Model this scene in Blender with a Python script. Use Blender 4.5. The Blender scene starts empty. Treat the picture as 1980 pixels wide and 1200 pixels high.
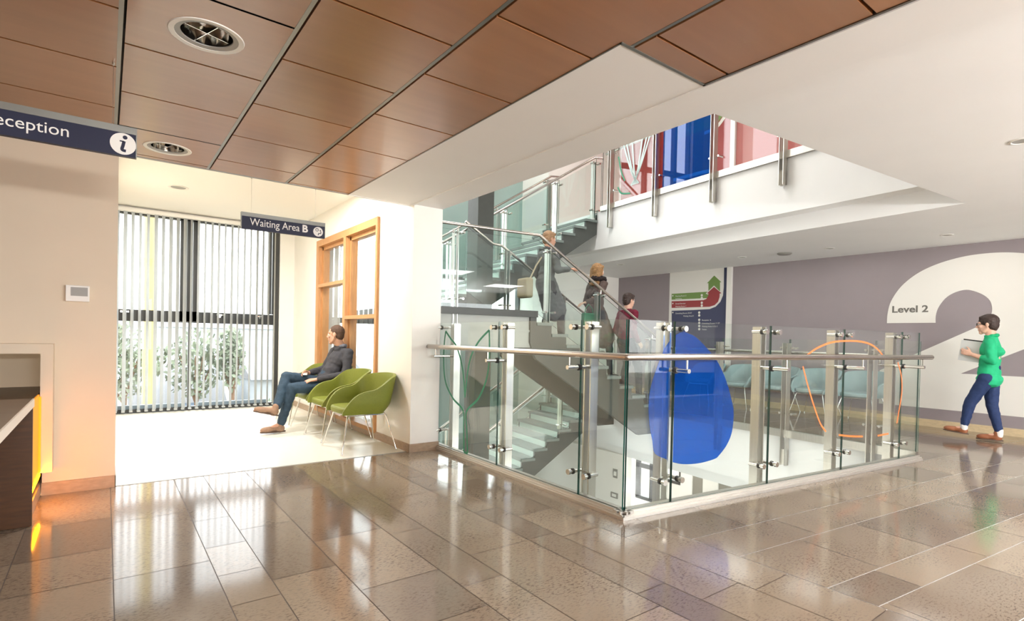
import bpy, bmesh, math, random
from mathutils import Vector, Matrix
import numpy as np
random.seed(7)
SC = bpy.context.scene
COL = SC.collection
# ------------------------------------------------------------------ camera
W_, H_, FPX, CX, CY = 1980, 1200, 1049.55, 993.84, 664.68
YAW, PIT, ROL = 0.645136, -0.0120358, 0.0211248
def cam_axes():
    cy, sy = math.cos(YAW), math.sin(YAW)
    A = np.array([[cy, -sy, 0], [0, 0, -1], [sy, cy, 0]])
    cp, sp = math.cos(PIT), math.sin(PIT)
    B = np.array([[1, 0, 0], [0, cp, sp], [0, -sp, cp]])
    cr, sr = math.cos(ROL), math.sin(ROL)
    C = np.array([[cr, -sr, 0], [sr, cr, 0], [0, 0, 1]])
    return C @ B @ A
R_ = cam_axes()
EYE = np.array([0, 0, 1.2])
cd = bpy.data.cameras.new('camera')
cam = bpy.data.objects.new('camera', cd); COL.objects.link(cam)
cd.sensor_fit = 'HORIZONTAL'; cd.sensor_width = 36.0
cd.lens = FPX / W_ * 36.0
cd.shift_x = -(CX - W_ / 2) / W_
cd.shift_y = (CY - H_ / 2) / W_
cd.clip_start = 0.05; cd.clip_end = 300
M = Matrix(((R_[0][0], -R_[1][0], -R_[2][0], EYE[0]), (R_[0][1], -R_[1][1], -R_[2][1], EYE[1]),
            (R_[0][2], -R_[1][2], -R_[2][2], EYE[2]), (0, 0, 0, 1)))
cam.matrix_world = M
SC.camera = cam
# ------------------------------------------------------------------ world, light, exposure
wd = bpy.data.worlds.new('overcast_sky'); SC.world = wd; wd.use_nodes = True
wn = wd.node_tree; wn.nodes.clear()
wo = wn.nodes.new('ShaderNodeOutputWorld'); bg = wn.nodes.new('ShaderNodeBackground')
tc = wn.nodes.new('ShaderNodeTexCoord'); sx = wn.nodes.new('ShaderNodeSeparateXYZ')
cr = wn.nodes.new('ShaderNodeValToRGB')
cr.color_ramp.elements[0].position = 0.42; cr.color_ramp.elements[0].color = (0.50, 0.49, 0.46, 1)
cr.color_ramp.elements[1].position = 0.56; cr.color_ramp.elements[1].color = (0.97, 0.985, 1.0, 1)
mp = wn.nodes.new('ShaderNodeMapRange'); mp.inputs[1].default_value = -1; mp.inputs[2].default_value = 1
wn.links.new(tc.outputs['Generated'], sx.inputs[0]); wn.links.new(sx.outputs['Z'], mp.inputs[0])
wn.links.new(mp.outputs[0], cr.inputs[0]); wn.links.new(cr.outputs[0], bg.inputs[0])
bg.inputs[1].default_value = 3.2
wn.links.new(bg.outputs[0], wo.inputs[0])
SC.view_settings.view_transform = 'Standard'
try: SC.view_settings.look = 'None'
except Exception: pass
SC.view_settings.gamma = 1.0
SC.view_settings.use_curve_mapping = False
SC.view_settings.exposure = 1.15
cyc = SC.cycles
cyc.max_bounces = 10; cyc.diffuse_bounces = 5; cyc.glossy_bounces = 5; cyc.transmission_bounces = 6
cyc.transparent_max_bounces = 28; cyc.sample_clamp_indirect = 8.0; cyc.caustics_reflective = False; cyc.caustics_refractive = False
cyc.use_denoising = True
try: cyc.denoiser = 'OPENIMAGEDENOISE'
except Exception: pass

def lin(r, g=None, b=None):
    if g is None: r, g, b = [int(r[i:i + 2], 16) for i in (0, 2, 4)]
    f = lambda c: (c / 255 / 12.92) if c / 255 <= 0.04045 else ((c / 255 + 0.055) / 1.055) ** 2.4
    return (f(r), f(g), f(b), 1)

def area(name, loc, size, power, color=(1, 1, 1), direction=(0, 0, -1), spread=math.pi):
    l = bpy.data.lights.new(name, 'AREA'); l.shape = 'RECTANGLE'; l.size, l.size_y = size
    l.energy = power; l.color = color; l.spread = spread
    o = bpy.data.objects.new(name, l); COL.objects.link(o); o.location = loc
    o.rotation_euler = Vector(direction).to_track_quat('-Z', 'Y').to_euler()
    return o
LAMPS = [(5.21, 0.95, 2.66, 10), (8.84, 5.2, 2.66, 2.5), (8.94, 3.81, 2.66, 2.5), (8.91, 2.33, 2.66, 2.5), (8.09, 7.31, 2.66, 4), (5.2, -1.4, 2.66, 14), (7.6, -1.4, 2.66, 12), (0.355, 0.9, 2.53, 6), (1.6, -0.6, 2.53, 10), (-1.4, 2.2, 2.53, 8), (-1.4, 0.2, 2.53, 8),
         (0.83, 7.6, 2.92, 18), (1.7, 6.4, 2.92, 18), (1.0, 6.0, 2.92, 14)]
for x_, y_, z_ in ((0.5, -3.4, 1.7), (4.0, -3.4, 1.7), (6.8, -3.4, 1.7)): area('rear_fill_light', (x_, y_, z_), (1.2, 0.3), 92, (1.0, 1.0, 1.0), (0, 0.6, 0.8))  # fill lights added behind the camera to brighten ceiling and walls
for x_, y_, z_ in ((4.6, 6.2, 7.2), (5.4, 6.2, 7.2)): area('atrium_fill_light', (x_, y_, z_), (1.4, 1.4), 30, (1.0, 0.98, 0.95))  # added fill high in the void, no fitting there
for x_, y_, z_, p_ in LAMPS: area('downlight_and_fill', (x_, y_, z_), (0.2, 0.2) if z_ > 2.9 else (0.9, 0.9), p_, (1.0, 0.985, 0.955))  # ceiling fill: some at the modelled downlights, the rest added without a fitting
for x_, y_ in ((8.4, 3.0), (8.4, 6.0)): area('corridor_fill_light', (x_, y_, 6.3), (0.4, 0.4), 12, (1.0, 0.95, 0.9))  # added fill for the upper corridor, without fittings
for x_, y_ in ((9.6, 7.5), (5.0, 0.8)): area('lower_hall_fill_light', (x_, y_, -1.0 if x_ > 7 else -0.6), (0.4, 0.4), 14, (1.0, 0.95, 0.9))  # added fill below the slabs, without fittings
# ------------------------------------------------------------------ materials
def mat(name, col, rough=0.5, metal=0.0, spec=0.5, **k):
    m = bpy.data.materials.new(name); m.use_nodes = True
    b = m.node_tree.nodes['Principled BSDF']
    b.inputs['Base Color'].default_value = col; b.inputs['Roughness'].default_value = rough
    b.inputs['Metallic'].default_value = metal; b.inputs['Specular IOR Level'].default_value = spec
    if 'coat' in k: b.inputs['Coat Weight'].default_value = k['coat']; b.inputs['Coat Roughness'].default_value = k.get('coatr', 0.1)
    if 'emit' in k: b.inputs['Emission Color'].default_value = k['emit']; b.inputs['Emission Strength'].default_value = k.get('es', 1)
    if 'sheen' in k: b.inputs['Sheen Weight'].default_value = k['sheen']
    return m

def noisy(m, scale=20, amt=0.15, stretch=(1, 1, 1), bump=0.0, detail=4, rough_amt=0.0):
    """multiply the base colour by a noise and add a bump"""
    nt = m.node_tree; b = nt.nodes['Principled BSDF']; c = b.inputs['Base Color'].default_value[:]
    t = nt.nodes.new('ShaderNodeTexCoord'); mp = nt.nodes.new('ShaderNodeMapping'); mp.inputs['Scale'].default_value = stretch
    n = nt.nodes.new('ShaderNodeTexNoise'); n.inputs['Scale'].default_value = scale; n.inputs['Detail'].default_value = detail
    r = nt.nodes.new('ShaderNodeMapRange'); r.inputs[1].default_value = 0.3; r.inputs[2].default_value = 0.7
    r.inputs[3].default_value = 1 - amt; r.inputs[4].default_value = 1 + amt
    mx = nt.nodes.new('ShaderNodeMix'); mx.data_type = 'RGBA'; mx.blend_type = 'MULTIPLY'; mx.inputs[0].default_value = 1
    mx.inputs[6].default_value = c
    L = nt.links.new
    L(t.outputs['Object'], mp.inputs[0]); L(mp.outputs[0], n.inputs[0]); L(n.outputs[0], r.inputs[0]); L(r.outputs[0], mx.inputs[7])
    L(mx.outputs[2], b.inputs['Base Color'])
    if bump:
        bu = nt.nodes.new('ShaderNodeBump'); bu.inputs['Strength'].default_value = bump; bu.inputs['Distance'].default_value = 0.01
        L(n.outputs[0], bu.inputs['Height']); L(bu.outputs[0], b.inputs['Normal'])
    return m

def glass_mat(name, tint, refl=0.05, rough=0.0, opacity=0.0, dcol=(1, 1, 1, 1)):
    m = bpy.data.materials.new(name); m.use_nodes = True; nt = m.node_tree; nt.nodes.clear(); L = nt.links.new
    o = nt.nodes.new('ShaderNodeOutputMaterial'); tr = nt.nodes.new('ShaderNodeBsdfTransparent'); tr.inputs[0].default_value = tint
    gl = nt.nodes.new('ShaderNodeBsdfGlossy'); gl.inputs['Roughness'].default_value = rough; gl.inputs[0].default_value = (1, 1, 1, 1)
    lw = nt.nodes.new('ShaderNodeLayerWeight'); lw.inputs[0].default_value = 0.5
    pw = nt.nodes.new('ShaderNodeMath'); pw.operation = 'POWER'; pw.inputs[1].default_value = 4.0
    ml = nt.nodes.new('ShaderNodeMath'); ml.operation = 'MULTIPLY_ADD'; ml.inputs[1].default_value = 0.85; ml.inputs[2].default_value = refl
    mx = nt.nodes.new('ShaderNodeMixShader')
    L(lw.outputs['Facing'], pw.inputs[0]); L(pw.outputs[0], ml.inputs[0]); L(ml.outputs[0], mx.inputs[0])
    src = tr.outputs[0]
    if opacity:
        df = nt.nodes.new('ShaderNodeBsdfDiffuse'); df.inputs[0].default_value = dcol
        m2 = nt.nodes.new('ShaderNodeMixShader'); m2.inputs[0].default_value = opacity
        L(tr.outputs[0], m2.inputs[1]); L(df.outputs[0], m2.inputs[2]); src = m2.outputs[0]
    L(src, mx.inputs[1]); L(gl.outputs[0], mx.inputs[2]); L(mx.outputs[0], o.inputs[0])
    return m

MT = {}
MT['wall'] = noisy(mat('white_wall_paint', lin(245, 242, 235), 0.6), 3, 0.015)
MT['wallw'] = noisy(mat('warm_wall_paint', lin(219, 204, 181), 0.6), 3, 0.015)
MT['ceil'] = noisy(mat('ceiling_paint', lin(243, 243, 242), 0.7), 2, 0.012)
MT['ceilw'] = mat('waiting_ceiling_paint', lin(246, 243, 232), 0.7)
MT['purple'] = noisy(mat('grey_purple_wall_paint', lin(146, 136, 139), 0.6), 4, 0.02)
MT['signwhite'] = mat('white_vinyl', lin(228, 225, 218), 0.5)
MT['darktext'] = mat('dark_grey_lettering', lin(110, 106, 100), 0.6)
MT['stonebase'] = noisy(mat('stone_skirting', lin(172, 148, 124), 0.35), 18, 0.12, (1, 1, 3))
MT['sandbase'] = noisy(mat('pale_stone_skirting', lin(206, 186, 150), 0.35), 18, 0.10, (1, 1, 3))
MT['vinyl'] = noisy(mat('cream_vinyl_floor', lin(238, 234, 222), 0.32), 30, 0.02)
MT['steel'] = noisy(mat('brushed_steel', (0.62, 0.60, 0.56, 1), 0.28, 1.0), 60, 0.06, (1, 1, 0.05))
MT['satin'] = mat('satin_steel_tube', (0.50, 0.455, 0.41, 1), 0.22, 1.0)
MT['channel'] = mat('brushed_channel', (0.60, 0.57, 0.52, 1), 0.42, 0.8)
MT['chrome'] = mat('chrome', (0.80, 0.79, 0.77, 1), 0.08, 1.0)
MT['bolt'] = mat('steel_fitting', (0.66, 0.64, 0.60, 1), 0.15, 1.0)
MT['gasket'] = mat('black_gasket', lin(30, 30, 30), 0.5)
MT['anth'] = mat('anthracite_aluminium', lin(62, 63, 62), 0.45)
MT['stair'] = noisy(mat('dark_grey_stair_steel', lin(66, 69, 65), 0.45), 12, 0.05)
MT['tread'] = noisy(mat('grey_stair_tread', lin(112, 122, 118), 0.5), 30, 0.08)
MT['riser'] = mat('pale_translucent_riser', lin(214, 228, 220), 0.35)
MT['glass'] = glass_mat('clear_glass', (0.955, 0.985, 0.972, 1), 0.035)
MT['glassg'] = glass_mat('stair_glass', (0.925, 0.972, 0.96, 1), 0.05)
MT['glassedge'] = mat('green_glass_edge', lin(34, 78, 68), 0.15)
MT['pane'] = glass_mat('window_glass', (0.97, 0.985, 0.98, 1), 0.03)
MT['bluefilm'] = glass_mat('blue_film', (0.12, 0.38, 0.80, 1), 0.05, 0.0, 0.24, lin(30, 100, 192))
MT['redfilm'] = glass_mat('red_film', (0.75, 0.22, 0.22, 1), 0.06, 0.0, 0.35, lin(170, 60, 58))
MT['greenfilm'] = mat('green_film', lin(48, 140, 104), 0.4)
MT['orangefilm'] = mat('orange_film', lin(236, 118, 60), 0.4)
MT['palefilm'] = mat('pale_grey_film', lin(190, 208, 204), 0.4)
MT['teal'] = mat('teal_back_painted_glass', lin(160, 182, 176), 0.08, coat=0.5)
MT['oak'] = noisy(mat('oak', lin(198, 146, 94), 0.45), 9, 0.14, (9, 9, 0.7))
MT['blind'] = mat('pale_blind_fabric', lin(196, 199, 198), 0.8)
_n = MT['blind'].node_tree; _t = _n.nodes.new('ShaderNodeBsdfTranslucent'); _t.inputs[0].default_value = lin(220, 223, 222); _m = _n.nodes.new('ShaderNodeMixShader'); _m.inputs[0].default_value = 0.15
_n.links.new(_n.nodes['Principled BSDF'].outputs[0], _m.inputs[1]); _n.links.new(_t.outputs[0], _m.inputs[2]); _n.links.new(_m.outputs[0], _n.nodes['Material Output'].inputs[0])
MT['white'] = mat('white_plastic', lin(236, 234, 228), 0.4)
MT['grey'] = mat('grey_plastic', lin(150, 148, 142), 0.4)
MT['greenfab'] = noisy(mat('olive_green_upholstery', lin(122, 130, 48), 0.5, spec=0.4), 60, 0.05, bump=0.05)
MT['tealfab'] = noisy(mat('pale_teal_upholstery', lin(150, 176, 178), 0.55, spec=0.4), 60, 0.05, bump=0.05)
MT['navy'] = mat('navy_sign_face', lin(26, 29, 54), 0.5, spec=0.3)
MT['navyv'] = mat('navy_vinyl', lin(58, 62, 92), 0.5)
MT['signcap'] = mat('grey_sign_extrusion', lin(112, 112, 106), 0.4, 0.6)
MT['txt'] = mat('white_lettering', lin(228, 226, 220), 0.5)
MT['sgreen'] = mat('olive_vinyl', lin(112, 142, 72), 0.5)
MT['sred'] = mat('crimson_vinyl', lin(150, 52, 54), 0.5)
MT['redwall'] = mat('red_wall_paint', lin(160, 62, 56), 0.5)
MT['desk'] = noisy(mat('dark_walnut_desk', lin(74, 44, 18), 0.4), 8, 0.2, (1, 1, 8))
MT['desktop'] = noisy(mat('brown_worktop', lin(104, 84, 66), 0.35), 8, 0.1)
MT['deskedge'] = mat('pale_worktop_edge', lin(226, 216, 202), 0.4)
MT['amber'] = mat('amber_light_panel', lin(150, 84, 10), 0.5, emit=(1.0, 0.30, 0.002, 1), es=0.48)
MT['amberstrip'] = mat('amber_light_strip', lin(150, 84, 10), 0.5, emit=(1.0, 0.32, 0.004, 1), es=0.7)
MT['groutdark'] = mat('dark_grout', lin(92, 78, 68), 0.6)
MT['amberled'] = mat('amber_led_strip', lin(150, 84, 10), 0.5, emit=(1.0, 0.31, 0.0008, 1), es=42.0)
MT['trim'] = mat('aluminium_ceiling_trim', (0.27, 0.26, 0.235, 1), 0.38, 1.0)
MT['dark'] = mat('black_and_gap_shade', lin(26, 20, 16), 0.7)
MT['lower'] = mat('lower_hall_floor', lin(118, 112, 106), 0.4)
MT['lowergrey'] = mat('lower_hall_grey', lin(146, 142, 132), 0.6)
MT['ground'] = noisy(mat('pale_ground', lin(140, 134, 120), 0.9), 0.6, 0.12)
MT['leaf'] = noisy(mat('foliage_green', lin(110, 120, 100), 0.8), 3, 0.4)
MT['bark'] = mat('bark', lin(110, 86, 66), 0.9)
MT['brick'] = mat('orange_brick', lin(186, 132, 86), 0.9)
MT['house'] = mat('pale_render', lin(160, 168, 174), 0.9)
MT['houseblue'] = mat('pale_blue_render', lin(136, 158, 188), 0.9)
MT['slate'] = mat('slate_roof', lin(112, 114, 118), 0.9)
MT['yellow'] = mat('yellow_painted_steel', lin(214, 192, 104), 0.5)
MT['bluepost'] = mat('grey_blue_painted_steel', lin(132, 148, 160), 0.5)
# stone floor: per-tile tone, elongated dark flecks
def stone():
    m = mat('polished_limestone', (0.5, 0.4, 0.3, 1), 0.10, spec=0.42)
    nt = m.node_tree; L = nt.links.new; b = nt.nodes['Principled BSDF']
    t = nt.nodes.new('ShaderNodeTexCoord')
    a = nt.nodes.new('ShaderNodeAttribute'); a.attribute_name = 'tone'
    ramp = nt.nodes.new('ShaderNodeValToRGB'); e = ramp.color_ramp.elements
    e[0].color = lin(118, 104, 90); e[1].color = lin(150, 134, 115)
    e.new(0.35).color = lin(138, 122, 104)
    L(a.outputs['Fac'], ramp.inputs[0])
    mp1 = nt.nodes.new('ShaderNodeMapping'); mp1.inputs['Scale'].default_value = (1.0, 2.6, 1); mp1.inputs['Rotation'].default_value = (0, 0, 0.3)
    n1 = nt.nodes.new('ShaderNodeTexNoise'); n1.inputs['Scale'].default_value = 42; n1.inputs['Detail'].default_value = 6; n1.inputs['Roughness'].default_value = 0.65
    n2 = nt.nodes.new('ShaderNodeTexNoise'); n2.inputs['Scale'].default_value = 2.8; n2.inputs['Detail'].default_value = 3
    L(t.outputs['Object'], mp1.inputs[0]); L(mp1.outputs[0], n1.inputs[0]); L(t.outputs['Object'], n2.inputs[0])
    fl = nt.nodes.new('ShaderNodeMapRange'); fl.inputs[1].default_value = 0.52; fl.inputs[2].default_value = 0.60
    L(n1.outputs[0], fl.inputs[0])
    am = nt.nodes.new('ShaderNodeMapRange'); am.inputs[1].default_value = 0.35; am.inputs[2].default_value = 0.65; am.inputs[3].default_value = 0.12; am.inputs[4].default_value = 0.9
    L(n2.outputs[0], am.inputs[0])
    mu = nt.nodes.new('ShaderNodeMath'); mu.operation = 'MULTIPLY'; L(fl.outputs[0], mu.inputs[0]); L(am.outputs[0], mu.inputs[1])
    mx = nt.nodes.new('ShaderNodeMix'); mx.data_type = 'RGBA'; mx.inputs[7].default_value = lin(76, 62, 52)
    L(mu.outputs[0], mx.inputs[0]); L(ramp.outputs[0], mx.inputs[6])
    L(mx.outputs[2], b.inputs['Base Color'])
    return m
MT['stone'] = stone()
def veneer():
    m = mat('cherry_veneer', lin(158, 104, 66), 0.32, spec=0.5, coat=0.6, coatr=0.2)
    nt = m.node_tree; L = nt.links.new; b = nt.nodes['Principled BSDF']
    t = nt.nodes.new('ShaderNodeTexCoord'); a = nt.nodes.new('ShaderNodeAttribute'); a.attribute_name = 'tone'
    ramp = nt.nodes.new('ShaderNodeValToRGB'); e = ramp.color_ramp.elements
    e[0].color = lin(142, 92, 54); e[1].color = lin(176, 122, 78)
    mp1 = nt.nodes.new('ShaderNodeMapping'); mp1.inputs['Scale'].default_value = (0.5, 5, 1)
    n = nt.nodes.new('ShaderNodeTexNoise'); n.inputs['Scale'].default_value = 3.0; n.inputs['Detail'].default_value = 5
    L(t.outputs['Object'], mp1.inputs[0]); L(mp1.outputs[0], n.inputs[0])
    ad = nt.nodes.new('ShaderNodeMath'); ad.operation = 'MULTIPLY_ADD'; ad.inputs[1].default_value = 0.6; L(n.outputs[0], ad.inputs[0])
    ms = nt.nodes.new('ShaderNodeMath'); ms.operation = 'MULTIPLY_ADD'; ms.inputs[1].default_value = 0.6; ms.inputs[2].default_value = -0.1
    L(a.outputs['Fac'], ms.inputs[0]); L(ms.outputs[0], ad.inputs[2]); L(ad.outputs[0], ramp.inputs[0]); L(ramp.outputs[0], b.inputs['Base Color'])
    return m
MT['veneer'] = veneer()

# ------------------------------------------------------------------ mesh helpers
class MB:
    def __init__(s): s.v = []; s.f = []; s.m = []; s.t = []
    def add(s, vs, fs, mi=0, tone=0.5):
        o = len(s.v); s.v += [tuple(map(float, p)) for p in vs]
        for f in fs: s.f.append([o + i for i in f]); s.m.append(mi); s.t.append(tone)
        return s
    def box(s, a, b, mi=0, tone=0.5):
        x0, y0, z0 = [min(p, q) for p, q in zip(a, b)]; x1, y1, z1 = [max(p, q) for p, q in zip(a, b)]
        return s.add([(x0, y0, z0), (x1, y0, z0), (x1, y1, z0), (x0, y1, z0), (x0, y0, z1), (x1, y0, z1), (x1, y1, z1), (x0, y1, z1)],
                     [(0, 3, 2, 1), (4, 5, 6, 7), (0, 1, 5, 4), (1, 2, 6, 5), (2, 3, 7, 6), (3, 0, 4, 7)], mi, tone)
    def obox(s, o, ax, ay, az, mi=0):
        """box from corner o along three edge vectors"""
        o, ax, ay, az = map(Vector, (o, ax, ay, az))
        vs = [o, o + ax, o + ax + ay, o + ay, o + az, o + ax + az, o + ax + ay + az, o + ay + az]
        fs = [(0, 3, 2, 1), (4, 5, 6, 7), (0, 1, 5, 4), (1, 2, 6, 5), (2, 3, 7, 6), (3, 0, 4, 7)]
        if ax.cross(ay).dot(az) < 0: fs = [f[::-1] for f in fs]
        return s.add(vs, fs, mi)
    def prism(s, pts, d, mi=0, tone=0.5):
        """planar polygon of 3-D points pushed along vector d"""
        pts = [Vector(p) for p in pts]; d = Vector(d); n = len(pts)
        nor = Vector((0, 0, 0))
        for i in range(n): nor += pts[i].cross(pts[(i + 1) % n])
        if nor.dot(d) > 0: pts = pts[::-1]
        vs = pts + [p + d for p in pts]
        fs = [tuple(range(n)), tuple(range(2 * n - 1, n - 1, -1))] + [(i, i + n, (i + 1) % n + n, (i + 1) % n) for i in range(n)]
        return s.add(vs, fs, mi, tone)
    def cyl(s, a, b, r, n=12, mi=0, r2=None, caps=True):
        a, b = Vector(a), Vector(b); r2 = r if r2 is None else r2
        d = (b - a).normalized(); u = d.orthogonal().normalized(); w = d.cross(u)
        vs = []
        for p, q in ((a, r), (b, r2)):
            for i in range(n):
                t = 2 * math.pi * i / n; vs.append(p + (u * math.cos(t) + w * math.sin(t)) * q)
        fs = [(i, (i + 1) % n, n + (i + 1) % n, n + i) for i in range(n)]
        if caps: fs += [tuple(range(n - 1, -1, -1)), tuple(range(n, 2 * n))]
        return s.add(vs, fs, mi)
    def tube(s, path, r, n=10, mi=0, closed=False):
        P = [Vector(p) for p in path]; k = len(P); rr = r if isinstance(r, (list, tuple)) else [r] * k
        T = []
        for i in range(k):
            a = P[(i - 1) % k] if (i or closed) else P[0]; b = P[(i + 1) % k] if (i < k - 1 or closed) else P[-1]
            T.append((b - a).normalized())
        u = T[0].orthogonal().normalized(); vs = []
        for i in range(k):
            u = (u - T[i] * u.dot(T[i])).normalized(); w = T[i].cross(u)
            # widen at mitres
            for j in range(n):
                t = 2 * math.pi * j / n; vs.append(P[i] + (u * math.cos(t) + w * math.sin(t)) * rr[i])
        fs = []
        for i in range(k if closed else k - 1):
            a = i * n; b = ((i + 1) % k) * n
            fs += [(a + j, a + (j + 1) % n, b + (j + 1) % n, b + j) for j in range(n)]
        if not closed: fs += [tuple(range(n - 1, -1, -1)), tuple(range((k - 1) * n, k * n))]
        return s.add(vs, fs, mi)
    def lathe(s, prof, c, n=32, mi=0, axis=(0, 0, 1)):
        c = Vector(c); ax = Vector(axis).normalized(); u = ax.orthogonal().normalized(); w = ax.cross(u); vs = []
        for r, z in prof:
            for i in range(n):
                t = 2 * math.pi * i / n; vs.append(c + ax * z + (u * math.cos(t) + w * math.sin(t)) * r)
        fs = []
        for k in range(len(prof) - 1):
            fs += [(k * n + i, k * n + (i + 1) % n, (k + 1) * n + (i + 1) % n, (k + 1) * n + i) for i in range(n)]
        return s.add(vs, fs, mi)
    def sphere(s, c, r, n=12, mi=0, sc=(1, 1, 1)):
        c = Vector(c); vs = []; m = n // 2
        for i in range(1, m):
            a = math.pi * i / m
            for j in range(n):
                t = 2 * math.pi * j / n
                vs.append(c + Vector((sc[0] * math.sin(a) * math.cos(t), sc[1] * math.sin(a) * math.sin(t), sc[2] * math.cos(a))) * r)
        vs += [c + Vector((0, 0, sc[2] * r)), c - Vector((0, 0, sc[2] * r))]; q = len(vs)
        fs = [(i * n + j, (i + 1) * n + j, (i + 1) * n + (j + 1) % n, i * n + (j + 1) % n) for i in range(m - 2) for j in range(n)]
        fs += [(q - 2, j, (j + 1) % n) for j in range(n)] + [(q - 1, (m - 2) * n + (j + 1) % n, (m - 2) * n + j) for j in range(n)]
        return s.add(vs, fs, mi)
    def build(s, name, mats, parent=None, smooth=False, bevel=0, angle=40, tone=False):
        me = bpy.data.meshes.new(name); me.from_pydata(s.v, [], s.f)
        if not isinstance(mats, (list, tuple)): mats = [mats]
        for m in mats: me.materials.append(MT[m] if isinstance(m, str) else m)
        me.polygons.foreach_set('material_index', s.m)
        if tone:
            at = me.attributes.new('tone', 'FLOAT', 'FACE'); at.data.foreach_set('value', s.t)
        if smooth:
            me.polygons.foreach_set('use_smooth', [True] * len(s.f))
            me.update()
            if angle < 180: me.set_sharp_from_angle(angle=math.radians(angle))
        me.update()
        o = bpy.data.objects.new(name, me); COL.objects.link(o)
        if parent:
            o.parent = parent
            o.matrix_parent_inverse = Matrix.Translation(-Vector(parent.location)) if parent.rotation_euler[2] == 0 else parent_mw(parent).inverted()
        if bevel:
            b = o.modifiers.new('edge', 'BEVEL'); b.width = bevel; b.segments = 2; b.limit_method = 'ANGLE'
        return o
def parent_mw(p):
    return Matrix.Translation(p.location) @ p.rotation_euler.to_matrix().to_4x4()
TMP = bpy.data.scenes.new('workbench')
def bake(o):
    """the mesh of an object with its modifiers, evaluated away from the rest of the scene"""
    TMP.collection.objects.link(o)
    with bpy.context.temp_override(scene=TMP, view_layer=TMP.view_layers[0]):
        dg = bpy.context.evaluated_depsgraph_get(); dg.update()
        me = bpy.data.meshes.new_from_object(o.evaluated_get(dg))
    bpy.data.objects.remove(o)
    return me
def tag(o, label=None, cat=None, group=None, kind=None):
    if label: o['label'] = label
    if cat: o['category'] = cat
    if group: o['group'] = group
    if kind: o['kind'] = kind
    return o
def empty(name, loc, label=None, cat=None, group=None):
    o = bpy.data.objects.new(name, None); COL.objects.link(o); o.location = loc; o.empty_display_size = 0.1
    return tag(o, label, cat, group)
def struct(name, mb, mats, **k):
    o = mb.build(name, mats, **k)
    o['kind'] = 'structure'
    return o
def copy_tree(o, parent=None):
    c = o.copy(); COL.objects.link(c)
    if parent: c.parent = parent
    for ch in list(o.children): copy_tree(ch, c)
    return c
def poly_area(p): return sum(p[i][0] * p[(i + 1) % len(p)][1] - p[(i + 1) % len(p)][0] * p[i][1] for i in range(len(p))) / 2
def clip(poly, a, b, c):
    """keep the part of a 2-D polygon where a x + b y <= c"""
    out = []
    for i in range(len(poly)):
        p, q = poly[i], poly[(i + 1) % len(poly)]
        dp, dq = a * p[0] + b * p[1] - c, a * q[0] + b * q[1] - c
        if dp <= 0: out.append(p)
        if (dp < 0 < dq) or (dq < 0 < dp):
            t = dp / (dp - dq); out.append((p[0] + (q[0] - p[0]) * t, p[1] + (q[1] - p[1]) * t))
    return out
def ray(x, y):
    return R_.T @ np.array([(x - CX) / FPX, (y - CY) / FPX, 1.0])
def onplane(x, y, n, P):
    """the point of a measured plane (normal n through P) that the photo shows at x, y"""
    r = ray(x, y); n = np.array(n, float); P = np.array(P, float)
    return Vector(EYE + r * ((n @ (P - EYE)) / (n @ r)))
def text_mesh(name, s, size, origin, ux, uz, material, parent, depth=0.002, shear=0.0, bold=0.0, align='LEFT', kind=None):
    """lettering whose baseline starts at origin, running along ux with up uz"""
    cu = bpy.data.curves.new(name, 'FONT'); cu.body = s; cu.size = size; cu.extrude = depth; cu.shear = shear; cu.offset = bold; cu.align_x = align
    cu.resolution_u = 4
    me = bake(bpy.data.objects.new(name + '_t', cu))
    ux, uz = Vector(ux).normalized(), Vector(uz).normalized(); nz = ux.cross(uz)
    me.transform(Matrix((( ux.x, uz.x, nz.x, origin[0]), (ux.y, uz.y, nz.y, origin[1]), (ux.z, uz.z, nz.z, origin[2]), (0, 0, 0, 1))))
    me.materials.clear(); me.materials.append(MT[material])
    o = bpy.data.objects.new(name, me); COL.objects.link(o)
    if parent:
        o.parent = parent; o.matrix_parent_inverse = parent_mw(parent).inverted()
    return o
def ribbon(mb, pts, width, nrm, thick, mi=0):
    """flat band of constant width following a line of points on a plane with normal nrm"""
    P = [Vector(p) for p in pts]; N = Vector(nrm).normalized(); L = []; Rr = []
    for i in range(len(P)):
        a = P[max(i - 1, 0)]; b = P[min(i + 1, len(P) - 1)]; t = (b - a).normalized(); sd = t.cross(N)
        w = width[i] if isinstance(width, (list, tuple)) else width
        L.append(P[i] + sd * w / 2); Rr.append(P[i] - sd * w / 2)
    k = len(P); d = N * thick
    vs = L + Rr + [p + d for p in L] + [p + d for p in Rr]; fs = []
    for i in range(k - 1):
        fs += [(2 * k + i, 2 * k + i + 1, 3 * k + i + 1, 3 * k + i), (i, k + i, k + i + 1, i + 1), (i, i + 1, 2 * k + i + 1, 2 * k + i), (k + i, 3 * k + i, 3 * k + i + 1, k + i + 1)]
    mb.add(vs, fs, mi)
def smooth_line(pts, n=6):
    P = [np.array(p, float) for p in pts]; out = []
    for i in range(len(P) - 1):
        p0, p1, p2, p3 = P[max(i - 1, 0)], P[i], P[i + 1], P[min(i + 2, len(P) - 1)]
        for k in range(n):
            t = k / n
            out.append(0.5 * (2 * p1 + (p2 - p0) * t + (2 * p0 - 5 * p1 + 4 * p2 - p3) * t * t + (3 * p1 - p0 - 3 * p2 + p3) * t ** 3))
    out.append(P[-1]); return [tuple(q) for q in out]
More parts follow.
